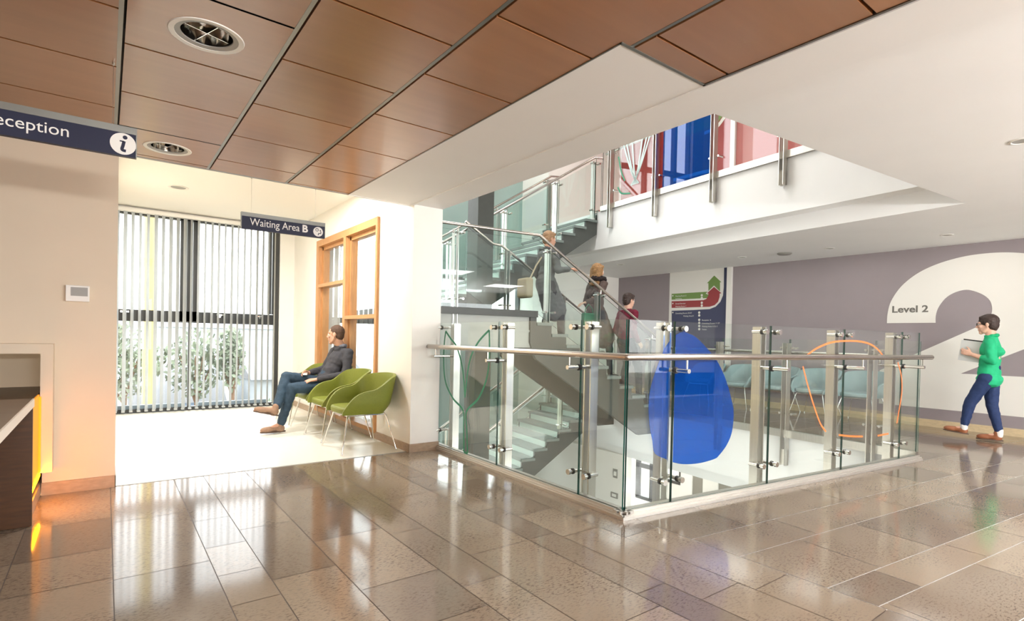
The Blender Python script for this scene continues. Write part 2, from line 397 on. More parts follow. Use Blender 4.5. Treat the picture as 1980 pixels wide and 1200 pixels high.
# ================================================================== THE SETTING
ZC, ZR, Z3, Z1 = 2.535, 2.68, 3.6, -3.6
C0, L0, R0 = Vector((2.75, 2.41)), Vector((2.787, 5.14)), Vector((6.865, 1.943))
RUN = (R0 - C0).normalized(); RUNN = Vector((RUN.y, -RUN.x))          # RUNN points to the viewer side
def EX(y): return 7.2 + 0.1045 * (y - 5.2)                             # the far edge of the void runs square to the near one
def edge_prism(mb, o0, o1, y0, y1, z0, z1, mi=0):
    """block along the far edge from offset o0 to offset o1 (a number) or to x = o1[0]"""
    f0 = lambda y: EX(y) + o0
    f1 = (lambda y: EX(y) + o1) if not isinstance(o1, tuple) else (lambda y: o1[0])
    mb.prism([(f0(y0), y0, z0), (f1(y0), y0, z0), (f1(y1), y1, z0), (f0(y1), y1, z0)], (0, 0, z1 - z0), mi)
# --- stone floor: individually toned tiles over dark joints
fl = MB(); grout = MB()
g = 0.0022
def put(poly, z=0.0):
    if len(poly) < 3 or abs(poly_area(poly)) < 2e-4: return
    if poly_area(poly) < 0: poly = poly[::-1]
    fl.add([(x, y, z) for x, y in poly], [tuple(range(len(poly)))], 0, random.random())
rng = random.Random(3)
xj = [0.04, 0.448, 0.656, 0.966, 1.38, 1.61, 2.02, 2.225, 2.535, 2.85]
pat = [0.41, 0.31, 0.205, 0.41, 0.23]
x = 0.04; k = 0
while x > -5: x -= pat[k % 5]; k += 1; xj.insert(0, x)
known = {0.04: [4.16, 3.20, 2.24], 0.448: [3.91, 3.39, 2.97, 2.61], 0.656: [4.48, 3.6, 2.78, 2.1], 0.966: [4.3, 3.16, 2.44], 1.38: [4.2, 3.03, 2.2], 1.61: [3.7, 2.5]}
for i in range(len(xj) - 1):
    a, b = xj[i] + g, xj[i + 1] - g
    ys = [5.115]
    for q in known.get(round(xj[i], 3), []): ys.append(q)
    while ys[-1] > -4: ys.append(ys[-1] - rng.choice([0.45, 0.6, 0.83, 0.96]))
    for j in range(len(ys) - 1):
        y1, y0 = ys[j] - g, max(ys[j + 1], -4) + g
        p = [(a, y0), (b, y0), (b, y1), (a, y1)]
        if b > 2.7:                                                    # trim at the balustrade plinth above its corner
            q = clip(p, 0, 1, C0.y); put(q)
            q = clip(clip(p, 0, -1, -C0.y), 1, 0, 2.80); put(q)
        else: put(p)
rows = [6.9]
for d in (0.45, 0.6, 0.45, 0.75, 0.45, 0.6, 0.45, 0.75, 0.6, 0.45, 0.6, 0.8): rows.append(rows[-1] - d)
rows = [r for r in rows if r > 0.3] + [0.0, -0.44, -0.75, -1.21, -1.43, -1.8, -2.12, -2.6, -2.9, -3.4, -3.7, -4.2, -4.5, -5.0, -5.4]
for i in range(len(rows) - 1):
    t1, t0 = rows[i] - g, rows[i + 1] + g
    s = -1.5 + rng.random() * 0.4
    while s < 9:
        d = rng.choice([0.62, 0.8, 0.95, 1.2]); s0, s1 = s + g, s + d - g; s += d
        P = [C0 + RUN * a - RUNN * b for a, b in ((s0, t0), (s1, t0), (s1, t1), (s0, t1))]
        p = [(q.x, q.y) for q in P]
        p = clip(clip(p, 0, 1, 8.97), 1, 0, 9.87); p = clip(p, -1, 0, -2.854)
        if len(p) < 3: continue
        n = (-RUNN.x, -RUNN.y); c = n[0] * C0.x + n[1] * C0.y
        near = clip(p, n[0], n[1], c); put(near)
        far = clip(p, -n[0], -n[1], -c) if len(p) > 2 else []
        far = clip(far, -1, 0.1045, -(7.2 - 0.1045 * 5.2 + 0.02)) if len(far) > 2 else []
        put(far)
o = struct('floor', fl, 'stone', tone=True)
slab = MB()
slab.box((-5, -4, -0.4), (2.85, 2.3, -0.0022)); slab.box((-5, 2.3, -0.4), (2.85, 5.115, -0.0022)); slab.box((-5, -4, -0.003), (2.845, 5.115, -0.0018), 1)
P = [(2.85, -4), (9.87, -4), (9.87, 1.5), R0 + RUN * 3.05 + Vector((0, 0.11)), C0 + Vector((0.1, 0.11))]
slab.prism([(p[0], p[1], -0.4) for p in P], (0, 0, 0.398))
edge_prism(slab, 0, (9.87,), 1.2, 8.97, -0.71, -0.0022); edge_prism(slab, 0.23, (9.87,), 1.2, 8.97, -0.92, -0.71)
struct('floor_slab', slab, ('ceil', 'groutdark'))
vf = MB(); vf.box((0.067, 5.117, -0.4), (2.5, 9.46, 0.001))
struct('floor_waiting', vf, 'vinyl')
tr = MB(); tr.box((0.067, 5.108, -0.01), (2.5, 5.12, 0.003)); struct('trim_1', tr, 'trim')
lf = MB(); lf.box((2, -1, Z1 - 0.2), (14, 9.9, Z1)); struct('floor_lower', lf, 'lower')
# --- ceiling: cherry panels with dark gaps and aluminium strips
cl = MB(); DOWN = [(0.355, 2.835), (0.352, 4.755)]
cols = [(0.058, 0.650, [2.515, 3.15, 3.79, 4.42, 5.06]), (0.678, 1.262, [2.20, 2.83, 3.48, 4.13, 4.78]), (1.292, 1.892, [1.876, 2.52, 3.165, 3.84, 4.455, 5.09]),
        (1.925, 2.468, [1.555, 0.905])]
xx = 0.03; base = [2.83, 3.46, 4.10, 4.74]
for k in range(8): cols.append((xx - 0.592, xx, [b - 0.32 * (k % 2) for b in base])); xx -= 0.62
strips = MB()
for a, b, js in cols:
    js = sorted(js); lo = js[0]
    while lo > -4: lo -= 0.64; js.insert(0, lo)
    js = [-4] + [j for j in js if j > -3.9] + [5.13]
    for j in range(len(js) - 1):
        y0, y1 = js[j] + 0.0075, js[j + 1] - 0.0075
        rects = [(a, b, y0, y1)]
        if b > 1.84:
            if y0 >= 1.69: rects = [(a, min(b, 1.838), y0, y1)] if a < 1.83 else []
            elif y1 > 1.69: rects = [(a, b, y0, 1.69)] + ([(a, 1.838, 1.69, y1)] if a < 1.83 else [])
        tn = rng.random()
        for r in rects:
            hole = next((h for h in DOWN if r[0] < h[0] < r[1] and r[2] < h[1] < r[3]), None)
            if not hole: cl.box((r[0], r[2], ZC), (r[1], r[3], ZC + 0.02), 0, tn); continue
            n_ = 48; ci = []; sq = []
            for q in range(n_):
                t = 2 * math.pi * q / n_; dx, dy = math.cos(t), math.sin(t)
                ci.append((hole[0] + 0.128 * dx, hole[1] + 0.128 * dy, ZC))
                k_ = min(((r[1] - hole[0]) / dx if dx > 1e-6 else (r[0] - hole[0]) / dx if dx < -1e-6 else 9), ((r[3] - hole[1]) / dy if dy > 1e-6 else (r[2] - hole[1]) / dy if dy < -1e-6 else 9))
                sq.append((hole[0] + k_ * dx, hole[1] + k_ * dy, ZC))
            for q in range(4):
                c_ = ((r[0], r[2]), (r[1], r[2]), (r[1], r[3]), (r[0], r[3]))[q]
                b_ = min(range(n_), key=lambda e: abs(sq[e][0] - c_[0]) + abs(sq[e][1] - c_[1])); sq[b_] = (c_[0], c_[1], ZC)
            cl.add(ci + sq, [(q, n_ + q, n_ + (q + 1) % n_, (q + 1) % n_) for q in range(n_)], 0, tn)
struct('ceiling', cl, 'veneer', tone=True)
bk = MB(); bk.box((-5, -4, ZC + 0.0215), (0.054, 5.14, ZC + 0.03)); bk.box((0.654, -4, ZC + 0.0215), (1.84, 5.14, ZC + 0.03)); bk.box((1.84, -4, ZC + 0.0215), (2.485, 1.7, ZC + 0.03))
for a_, b_ in ((-4, 2.6), (3.05, 4.5), (5.0, 5.14)): bk.box((0.054, a_, ZC + 0.0215), (0.654, b_, ZC + 0.03))
bk.box((-1, 2, ZC + 0.17), (1.5, 5.14, ZC + 0.18)); struct('ceiling_gap_shade', bk, 'dark')  # black sheets behind the panels put shade into the open gaps
for xs in (0.030, 0.650, 1.262, 1.892): strips.box((xs, -4, ZC - 0.001), (xs + 0.018, (1.69 if xs > 1.8 else 5.13), ZC + 0.02))
for k in range(7): strips.box((0.03 - 0.62 * (k + 1), -4, ZC - 0.001), (0.048 - 0.62 * (k + 1), 5.13, ZC + 0.02))
strips.box((2.470, -4, ZC - 0.004), (2.486, 1.70, ZC + 0.02)); strips.box((1.838, 1.684, ZC - 0.004), (2.486, 1.70, ZC + 0.02)); strips.box((1.838, 1.69, ZC - 0.004), (1.846, 5.13, ZC + 0.02))
strips.box((-5, 5.13, ZC - 0.004), (1.846, 5.15, ZC + 0.02))
struct('trim_2', strips, 'trim')
wp = MB(); wp.box((1.846, 1.70, ZC - 0.002), (2.484, 5.15, ZC + 0.06)); wp.box((2.484, -4, ZC - 0.010), (2.505, 5.13, ZC + 0.02)); wp.box((1.846, 5.13, ZC - 0.006), (2.83, 5.155, ZC + 0.3))
wp.box((2.502, -4, ZC - 0.002), (2.83, 5.12, Z3))
struct('ceiling_bulkhead', wp, 'ceil')
up = MB(); up.box((-5, -4, ZC + 0.2), (2.48, 5.15, Z3)); up.box((0, 5.15, 2.94), (2.83, 9.6, Z3))
struct('ceiling_waiting', up, mat('waiting_ceiling', lin(248, 246, 240), 0.7))
rc = MB()
e0, e1 = Vector((2.83, 2.10)), Vector((7.062, 1.706))
rc.prism([(2.83, -4, ZR), (7.06, -4, ZR), (e1.x, e1.y, ZR), (e0.x, e0.y, ZR)], (0, 0, Z3 - ZR))
edge_prism(rc, 0.23, (9.87,), 1.706, 8.97, ZR, 2.89); edge_prism(rc, 0.0, (9.87,), 1.706, 8.97, 2.89, Z3)
rc.box((7.06, -4, ZR), (9.87, 1.706, Z3))
struct('ceiling_hall', rc, 'ceil')
# --- walls
w = MB(); w.box((-0.355, 5.115, 0), (0.067, 5.30, 2.95)); w.box((-5, 5.115, 1.02), (-0.355, 5.30, 2.95)); w.box((-0.02, 5.25, 0), (0.067, 9.5, 2.95))
w.box((-5, 5.9, 0), (-0.30, 6.0, 1.1)); w.box((-0.355, 5.3, 0), (-0.30, 5.95, 1.1))
w.box((-5, 5.2, 1.03), (-0.30, 6.0, 1.12))
struct('wall_left', w, 'wallw')
w = MB(); w.box((-5.2, -4.2, 0), (10.07, -4, 0.5)); w.box((-5.2, -4.2, 2.3), (10.07, -4, 3.6)); w.box((-5.2, -4.2, 0), (0.5, -4, 3.6)); w.box((8.5, -4.2, 0), (10.07, -4, 3.6)); struct('wall_rear', w, 'wall')  # unseen wall added to limit light from behind, opening sized for that
w = MB(); w.box((-5.2, -4, 0), (-5, 5.3, 3.6)); struct('wall_far_left', w, 'wallw')
bb = MB(); bb.box((-0.357, 5.095, 0), (0.072, 5.115, 0.088)); bb.box((0.067, 5.095, 0), (0.072, 9.45, 0.088)); struct('baseboard_left', bb, 'stonebase')
fr = MB(); fr.box((-0.36, 4.985, 0.185), (-0.292, 5.115, 1.086)); fr.box((-3, 4.985, 1.018), (-0.36, 5.115, 1.086)); struct('trim_3', fr, 'wallw')
# right wall of the waiting room with a tall opening for the oak screen
w = MB()
y0, y1, zs, zt = 5.95, 8.14, 0.07, 2.51
w.box((2.5, 5.06, 0), (2.83, y0, 2.95)); w.box((2.5, y1, 0), (2.83, 9.9, 2.95)); w.box((2.5, y0, zt), (2.83, y1, 2.95)); w.box((2.5, y0, 0), (2.83, y1, zs))
w.box((2.5, 5.15, Z1), (2.83, 9.9, 0)); w.box((2.5, -4, Z3), (2.83, 7.2, 7.4)); w.box((2.5, 9.3, Z3), (2.83, 9.9, 7.4)); w.box((2.5, 7.2, Z3), (2.83, 9.3, 4.2)); w.box((2.5, 7.2, 7.0), (2.83, 9.3, 7.4)); w.box((2.5, 8.15, 4.2), (2.83, 8.4, 7.0)); w.box((2.5, 7.2, 5.0), (2.83, 9.3, 5.3))
struct('wall_right', w, 'wall')
bb = MB(); bb.box((2.488, 5.05, 0), (2.5, 9.45, 0.085)); bb.box((2.488, 5.048, 0), (2.83, 5.06, 0.085)); struct('baseboard_right', bb, 'stonebase')
# back wall of the waiting room: jamb, head, sill round the glazing
w = MB(); w.box((2.27, 9.45, 0), (2.5, 9.75, 2.95)); w.box((0, 9.45, 2.89), (2.5, 9.75, 2.95)); w.box((-0.1, 9.45, -0.5), (2.5, 9.75, 0.0)); struct('wall_back', w, 'wall')
# wall with the big figure two, and the hall's end wall
w = MB(); w.box((9.87, -4, 0), (10.07, 8.97, ZR)); struct('wall_feature', w, 'purple')
w = MB(); w.box((9.857, -4, 0), (9.87, 8.97, 0.107)); struct('baseboard_feature', w, 'sandbase')
w = MB(); w.box((7.59, 8.97, Z1), (10.07, 9.17, 7.0)); w.box((7.59, 9.17, Z1), (7.7, 9.9, 7.4)); struct('wall_end', w, 'wall')
w = MB(); w.box((9.87, 0, Z3), (10.07, 8.97, 7.0)); struct('wall_upper', w, 'redwall')
w = MB(); w.box((7.4, 0, 6.4), (10.1, 9.2, 6.6)); w.box((2.5, -4, 7.4), (10.07, 5.4, 7.6)); w.box((2.5, 7.0, 7.4), (10.07, 10.1, 7.6)); w.box((5.8, 5.4, 7.4), (10.07, 7.0, 7.6)); w.box((2.5, 5.4, 7.4), (4.4, 7.0, 7.6))
struct('ceiling_upper', w, 'ceil')  # unseen roof over the void added to cut sky light, opening sized for that
w = MB(); w.box((2.83, 1.3, Z3), (10.07, 1.45, 7.4)); struct('wall_upper_front', w, 'wall')
# lower hall
w = MB(); w.box((7.55, 6.62, Z1), (7.75, 8.97, -0.9)); struct('wall_lower', w, 'wall')
w = MB(); w.box((11, -1, Z1), (11.2, 7.87, -0.9), 1); w.box((11, 7.87, Z1), (11.2, 9.9, -2.82)); w.box((11, 7.87, -2.82), (11.2, 8.40, -2.20)); w.box((11, 8.40, -2.82), (11.2, 8.62, -0.9)); w.box((11, 9.3, -2.82), (11.2, 9.9, -0.9)); w.box((10.97, 7.55, Z1), (11, 7.87, -0.9)); w.box((10.97, 6.88, Z1), (11, 7.27, -0.9))
struct('wall_lower_far', w, ('wall', 'lowergrey'))
w = MB(); w.box((10.98, 9.12, -2.82), (11.05, 9.24, -0.9)); w.box((10.98, 8.62, -2.82), (11.05, 8.80, -0.9)); w.box((10.98, 8.62, -2.86), (11.05, 9.24, -2.78)); w.box((10.98, 8.62, -2.06), (11.05, 9.24, -1.94)); w.box((10.98, 7.87, -2.24), (11.05, 8.40, -2.17)); w.box((10.98, 7.87, -2.2), (11.05, 7.93, -0.9)); struct('window_7', w, 'anth')
w = MB(); w.box((9.87, -1, -0.92), (14, 9.9, -0.8)); w.box((2, -1, -0.45), (7, 2.2, -0.41)); struct('ceiling_lower', w, 'ceil')
# --- atrium curtain wall (one window each bay), seen behind the stairs
FY = 9.9
def curtain(name, x0, x1, zs, panel=False):
    f = MB(); t = 0.045
    f.box((x0, FY, Z1), (x0 + t, FY + 0.14, 7.4)); f.box((x1 - t, FY, Z1), (x1, FY + 0.14, 7.4))
    for z in zs: f.box((x0, FY, z - 0.05), (x1, FY + 0.14, z + 0.05))
    o = struct(name, f, 'anth')
    p = MB(); p.box((x0 + t, FY + 0.06, Z1), (x1 - t, FY + 0.075, 7.4)); p.build('pane', 'pane', o)
curtain('window_2', 2.83, 3.32, [-0.2, 1.1, 3.4, 5.6]); curtain('window_3', 3.32, 4.30, [-0.02, 1.45, 3.4, 5.6])
curtain('window_4', 4.30, 5.35, [-0.02, 1.45, 3.4, 5.6])
tp = MB()
for (z0_, z1_) in ((Z1, 1.25), (2.45, 7.4)): tp.box((5.36, FY - 0.02, z0_), (7.6, FY + 0.1, z1_))
struct('wall_glazed', tp, 'teal')
curtain('window_5', 5.36, 7.6, [1.25, 2.45])
# --- waiting-room window, dark frames
f = MB(); Y = 9.47
f.box((0.067, Y, -0.02), (2.27, Y + 0.10, 0.055)); f.box((0.067, Y, 2.84), (2.27, Y + 0.1, 2.9))
f.box((0.067, Y, 1.32), (2.25, Y + 0.09, 1.485))
f.box((2.205, Y - 0.02, 0), (2.262, Y + 0.10, 2.89)); f.box((2.10, Y, 1.49), (2.15, Y + 0.08, 2.88)); f.box((2.168, Y, 1.49), (2.195, Y + 0.08, 2.88))
f.box((1.045, Y, 1.34), (1.125, Y + 0.1, 2.89)); f.box((0.965, Y, 1.34), (1.02, Y + 0.1, 2.89)); f.box((0.88, Y, 1.34), (0.925, Y + 0.08, 2.89))
f.box((0.995, Y, 0), (1.02, Y + 0.09, 1.35)); f.box((0.067, Y, 0), (0.09, Y + 0.1, 2.89))
o = struct('window_1', f, 'anth')
p = MB(); p.box((0.08, Y + 0.05, 0.05), (2.22, Y + 0.062, 2.86)); p.build('pane', 'pane', o)
for q, (a, b) in enumerate(((0.10, 0.94), (1.14, 2.1))):
    s = MB()
    s.box((a, Y + 0.01, 0.055), (b, Y + 0.07, 0.11)); s.build('sill', 'bluepost', o)
hb = MB()
for hx in (0.16, 1.36, 1.93): hb.box((hx, Y - 0.035, 1.44), (hx + 0.10, Y - 0.01, 1.462)); hb.box((hx + 0.04, Y - 0.03, 1.41), (hx + 0.06, Y, 1.45))
hb.build('window_handle', 'bolt', o)
# --- oak screen in the right wall
ok = MB(); xa, xb = 2.47, 2.60
def oakbar(y0, y1, z0, z1, d=0.0): ok.box((xa + d, y0, z0), (xb - d, y1, z1))
oakbar(5.92, 5.975, 0.07, 2.55); oakbar(8.06, 8.17, 0.07, 2.55); oakbar(5.975, 8.06, 2.46, 2.55); oakbar(5.975, 8.06, 0.07, 0.12)
oakbar(6.945, 7.035, 0.12, 2.46)
for (a, b) in ((5.975, 6.945), (7.035, 8.06)):                            # inner rebates
    ok.box((xa + 0.06, a, 0.12), (xb + 0.02, a + 0.035, 2.46)); ok.box((xa + 0.06, b - 0.035, 0.12), (xb + 0.02, b, 2.46)); ok.box((xa + 0.06, a, 2.41), (xb + 0.02, b, 2.46))
o = struct('window_6', ok, 'oak')
tb = MB(); tb.box((xa, 7.035, 1.865), (xb, 8.06, 1.91)); tb.box((xa, 5.975, 1.39), (xb, 6.945, 1.435)); tb.build('transom', 'oak', o)
p = MB(); p.box((2.55, 5.98, 0.12), (2.556, 6.94, 2.44)); p.box((2.55, 7.06, 0.12), (2.556, 8.04, 2.44)); p.build('pane', 'pane', o)
# --- exterior seen through the waiting-room glazing (ground is a storey lower)
gr = MB(); gr.box((-60, 9.8, Z1 - 0.3), (60, 120, Z1 - 0.1)); struct('ground', gr, 'ground')
# ================================================================== BALUSTRADE ROUND THE VOID
def V3(p, z): return Vector((p[0], p[1], z))
LRUN = (L0 - C0).normalized(); LRUNN = Vector((-LRUN.y, LRUN.x))      # viewer side of the short run (towards -X)
INSET = 0.055; GZ0, GZ1, RZ = 0.045, 1.338, 1.0888
def glassface(c0, run, nv, off): return c0 - nv * off
# positions of the panel joints, measured on each glass plane
gl_n_r = (RUNN.x, RUNN.y, 0); PR = V3(C0 - RUNN * INSET, 0)
gl_n_l = (LRUNN.x, LRUNN.y, 0); PL = V3(C0 - LRUNN * INSET, 0)
def sR(x, y): q = onplane(x, y, gl_n_r, PR); return (Vector((q.x, q.y)) - C0).dot(RUN), q.z
def sL(x, y): q = onplane(x, y, gl_n_l, PL); return (Vector((q.x, q.y)) - C0).dot(LRUN), q.z
jr = [sR(1300, 800)[0], sR(1486.5, 780)[0], sR(1629.5, 760)[0], sR(1741.5, 750)[0]]; endr = sR(1774.5, 760)[0]
jl = [sL(1122, 780)[0], sL(963, 760)[0]]; endl = sL(848, 760)[0]
cn = 0.055                                                             # where the two glass planes meet
bal = empty('glass_balustrade', (C0.x, C0.y, 0), 'clear glass balustrade with steel posts and handrail around the stair void, nearest the camera', 'balustrade')
ch = MB()
def channel(a, b, run, nv):
    for (i0, i1, z0, z1) in ((0.0, 0.115, 0.0, 0.022), (0.012, 0.105, 0.022, 0.034), (0.03, 0.045, 0.034, 0.05), (0.066, 0.105, 0.034, 0.05)):
        p = C0 + run * a - nv * i0
        ch.obox(V3(p, z0), V3(run * (b - a), 0), V3(-nv * (i1 - i0), 0), (0, 0, z1 - z0))
channel(-0.0, (R0 - C0).length + 0.0, RUN, RUNN); channel(-0.0, (L0 - C0).length, LRUN, LRUNN)
ch.build('base_channel', 'channel', bal)
def panel(c, run, nv, a, b, z0, z1, name='glass_panel', par=None, m=('glass', 'glassedge'), th=0.014):
    mb = MB(); p = c + run * a - nv * INSET
    q0 = V3(p + nv * th / 2, z0); ax = V3(run * (b - a), 0); ay = V3(-nv * th, 0); az = Vector((0, 0, z1 - z0))
    mb.obox(q0, ax, ay, az); mb.m = [1, 1, 0, 1, 0, 1]
    return mb.build(name, m, par)
J = [cn] + jr + [endr]
for i in range(len(J) - 1): panel(C0, RUN, RUNN, J[i] + 0.004, J[i + 1] - 0.004, GZ0, GZ1, par=bal)
J = [cn] + jl + [endl]
for i in range(len(J) - 1): panel(C0, LRUN, LRUNN, J[i] + 0.004, J[i + 1] - 0.004, GZ0, GZ1, par=bal)
def post(c, run, nv, s, par, inset=0.12, z0=-0.28, z1=1.33, dep=0.075, clamps=((1.288, 1), (0.20, 1)), rail=None, sides=(1, 1), shift=0.0):
    mb = MB()
    for d in (-0.038, 0.026):
        p = c + run * (s + shift + d) - nv * inset
        mb.obox(V3(p, z0), V3(run * 0.012, 0), V3(-nv * dep, 0), (0, 0, z1 - z0))
    mb.obox(V3(c + run * (s + shift - 0.026) - nv * (inset + dep * 0.7), z0), V3(run * 0.052, 0), V3(-nv * 0.015, 0), (0, 0, 0.26))
    po = mb.build('post', 'steel', par)
    for z, _ in clamps:
        k = MB(); pc = c + run * s - nv * (inset + 0.03)
        a = 0.085
        k.cyl(V3(pc - run * a * sides[0], z), V3(pc + run * a * sides[1], z), 0.011, 10)
        for sg in (-1, 1):
            if not sides[0 if sg < 0 else 1]: continue
            q = c + run * (s + sg * a)
            k.cyl(V3(q - nv * (inset + 0.04), z), V3(q - nv * (INSET - 0.03), z), 0.014, 12)
            k.cyl(V3(q - nv * (INSET - 0.012), z), V3(q - nv * (INSET - 0.034), z), 0.021, 14)
            k.cyl(V3(q - nv * (INSET + 0.010), z), V3(q - nv * (INSET + 0.024), z), 0.022, 14, 1)
        k.build('glass_clamp', ('bolt', 'gasket'), po, smooth=True)
    if rail is not None:
        k = MB(); z = rail - 0.098; q = c + run * (s + shift)
        ro = 0.062 if nv is LRUNN else 0.060 + 0.019 * s
        k.cyl(V3(q - nv * (inset + 0.05), z), V3(q + nv * (ro + 0.02), z), 0.016, 14)
        k.cyl(V3(q - nv * (INSET - 0.008), z), V3(q - nv * (INSET - 0.030), z), 0.024, 14, 1)
        k.cyl(V3(q + nv * ro, z), V3(q + nv * ro, rail), 0.006, 8)
        k.build('rail_bracket', ('bolt', 'gasket'), po, smooth=True)
    return po
for s in jr: post(C0, RUN, RUNN, s, bal, rail=RZ)
for s in jl: post(C0, LRUN, LRUNN, s, bal, rail=RZ)
post(C0, LRUN, LRUNN, endl - 0.10, bal, rail=None, sides=(0, 1), shift=-0.06)
hr = MB(); k0, k1, k2 = Vector((2.688, 5.042)), Vector((2.690, 2.357)), Vector((6.653, 1.831))
hr.tube([V3(k0, RZ), V3(k1, RZ)], 0.0235, 18); hr.tube([V3(k1, RZ), V3(k2 - RUN * 0.02, RZ), V3(k2, RZ)], [0.0235, 0.0235, 0.012], 18)
hr.sphere(V3(k1, RZ), 0.0235, 14)
hr.build('handrail', 'satin', bal, smooth=True)
eb = MB(); pz = RZ - 0.098; pe = C0 + LRUN * (endl - 0.14)
eb.cyl(V3(pe - LRUNN * 0.16, pz), V3(pe + LRUNN * 0.085, pz), 0.014, 12); eb.cyl(V3(pe + LRUNN * 0.063, pz), V3(pe + LRUNN * 0.063, RZ), 0.006, 8)
eb.build('rail_bracket', 'bolt', bal, smooth=True)
# films on the glass: blue pebble shape, orange outline, green tulip outline
FO = 0.0085
def onR(x, y): return onplane(x, y, gl_n_r, V3(C0 - RUNN * (INSET - FO), 0))
def onL(x, y): return onplane(x, y, gl_n_l, V3(C0 - LRUNN * (INSET - FO), 0))
egg = [(1321, 641), (1335, 646), (1347, 653), (1366, 672), (1384, 694), (1397, 718), (1408, 748), (1416, 780), (1418.5, 802), (1415, 835), (1405, 860), (1390, 880), (1381, 887), (1352, 895), (1322, 897), (1300, 893), (1287, 887), (1266, 876), (1261, 850), (1256, 822), (1254, 785), (1257, 755), (1264, 728), (1275, 697), (1287, 670), (1303, 650)]
def film2d(pts):
    out = []
    for x, y in pts:
        q = onR(x, y); out.append(((Vector((q.x, q.y)) - C0).dot(RUN), q.z))
    return out
E2 = film2d(smooth_line(egg + [egg[0]], 4)[:-1])
for c in (('a', 1, 0, jr[0] - 0.055), ('b', -1, 0, -(jr[0] + 0.006))):
    pl = clip(E2, c[1], c[2], c[3]); mb = MB()
    P = [V3(C0 + RUN * s - RUNN * (INSET - FO), z) for s, z in pl]
    mb.prism(P, V3(RUNN * 0.0008, 0)); mb.build('film', 'bluefilm', bal)['label'] = 'translucent blue pebble-shaped film on the glass'
def ribR(pts, w=0.016):
    mb = MB(); ribbon(mb, [onR(*p) for p in smooth_line(pts, 5)], w, (RUNN.x, RUNN.y, 0), 0.0008); return mb
orn = MB()
for pts in ([(1552.5, 708), (1562, 745), (1574, 785), (1586, 818), (1597, 834)], [(1622, 840.5), (1645, 843), (1668, 843.5)], [(1697, 842), (1718, 838)],
            [(1736, 700), (1743, 728), (1743.5, 760), (1738, 795), (1734, 818)], [(1556, 690), (1576, 675), (1600, 664), (1622, 659.5), (1655, 659), (1680, 664), (1697, 675), (1709, 690)]):
    m_ = ribR(pts); orn.add(m_.v, m_.f)
orn.build('outline_film', 'orangefilm', bal)['label'] = 'orange outline drawn on the glass'
tul = MB()
for pts in ([(862, 640), (859, 665), (858, 705), (862, 740), (876, 770), (895, 793), (896.5, 830), (897, 873)], [(897, 873), (904, 876)], [(904, 876), (902.5, 830), (902, 795), (925, 770), (940, 735), (945.5, 700), (946.5, 665), (946, 638)],
            [(862, 640), (872, 655), (882, 668), (890, 692), (896, 725), (899, 768)], [(946, 638), (934, 650), (923, 664), (911, 688), (904, 720), (899, 768)]):
    P = [onL(*p) for p in smooth_line(pts, 5)]; ribbon(tul, P, 0.022, (LRUNN.x, LRUNN.y, 0), 0.0008)
tul.build('outline_film', 'greenfilm', bal)['label'] = 'green tulip outline drawn on the glass'

# ================================================================== STAIRCASE
SW = math.radians(-6); SD = Vector((math.cos(SW), math.sin(SW))); SN = Vector((-math.sin(SW), math.cos(SW)))
S0 = Vector((7.235, 5.7))
def S(s, t, z): q = S0 + SD * s + SN * t; return Vector((q.x, q.y, z))
D3 = V3(SD, 0); N3 = V3(SN, 0)
stair = empty('staircase', tuple(S(-2, 1, Z1)), 'dark grey steel staircase with open treads rising through the void', 'staircase')
def flight(n, going, rise, ztop, t0, t1, up_is_neg, zbase=None):
    """treads from the slab edge s = 0; up_is_neg: climbs away from the slab edge towards -s, else descends towards -s"""
    sg = 1 if up_is_neg else -1
    for i in range(1, n):
        z = ztop + sg * rise * i
        tb = MB(); s1 = -going * (i - 1); s0 = -going * i
        if up_is_neg: s1 += 0.02
        else: s0 -= 0.02
        tb.obox(S(s0, t0, z - 0.045), D3 * (s1 - s0), N3 * (t1 - t0), (0, 0, 0.045)); tb.build('tread', 'tread', stair)
    rb = MB()
    for i in range(1, n + 1):
        z0_ = ztop + sg * rise * (i - 1) ; z1_ = ztop + sg * rise * i
        s = -going * (i - 1)
        lo, hi = min(z0_, z1_), max(z0_, z1_)
        rb.obox(S(s - 0.004, t0 + 0.07, lo + 0.004), D3 * 0.008, N3 * (t1 - t0 - 0.14), (0, 0, hi - lo - 0.052))
    rb.build('riser', 'riser', stair)['kind'] = 'stuff'
    for tt in (t0 + 0.02, t1 - 0.08):
        pts = [S(0.0, tt, ztop + (0 if up_is_neg else -0.05))]
        for i in range(1, n):
            z = ztop + sg * rise * i - 0.046
            pts += [S(-going * (i - 1), tt, z), S(-going * i, tt, z)]
        zl = ztop + sg * rise * n - 0.05
        pts += [S(-going * (n - 1), tt, zl), S(-going * (n - 1) - 0.1, tt, zl), S(-going * (n - 1) - 0.1, tt, zl - 0.40), S(-going * (n - 1), tt, ztop + sg * rise * (n - 1) - 0.52 if up_is_neg else zl - 0.36)]
        pts += [S(-0.36, tt, ztop - 0.33), S(0.0, tt, ztop - 0.33)] if up_is_neg else [S(0.0, tt, ztop - 0.42)]
        mb = MB(); mb.prism(pts, N3 * 0.06); mb.build('stringer', 'stair', stair)
AW0, AW1, BW0, BW1 = 0.0, 1.10, 1.60, 3.05
flight(10, 0.263, 0.158, 0.0, AW0, AW1, True)
flight(13, 0.259, 0.1554, Z3, BW0, BW1, False)
flight(13, 0.259, 0.1554, 0.0, BW0, BW1, False)
flight(10, 0.263, 0.158, Z1, AW0, AW1, True)
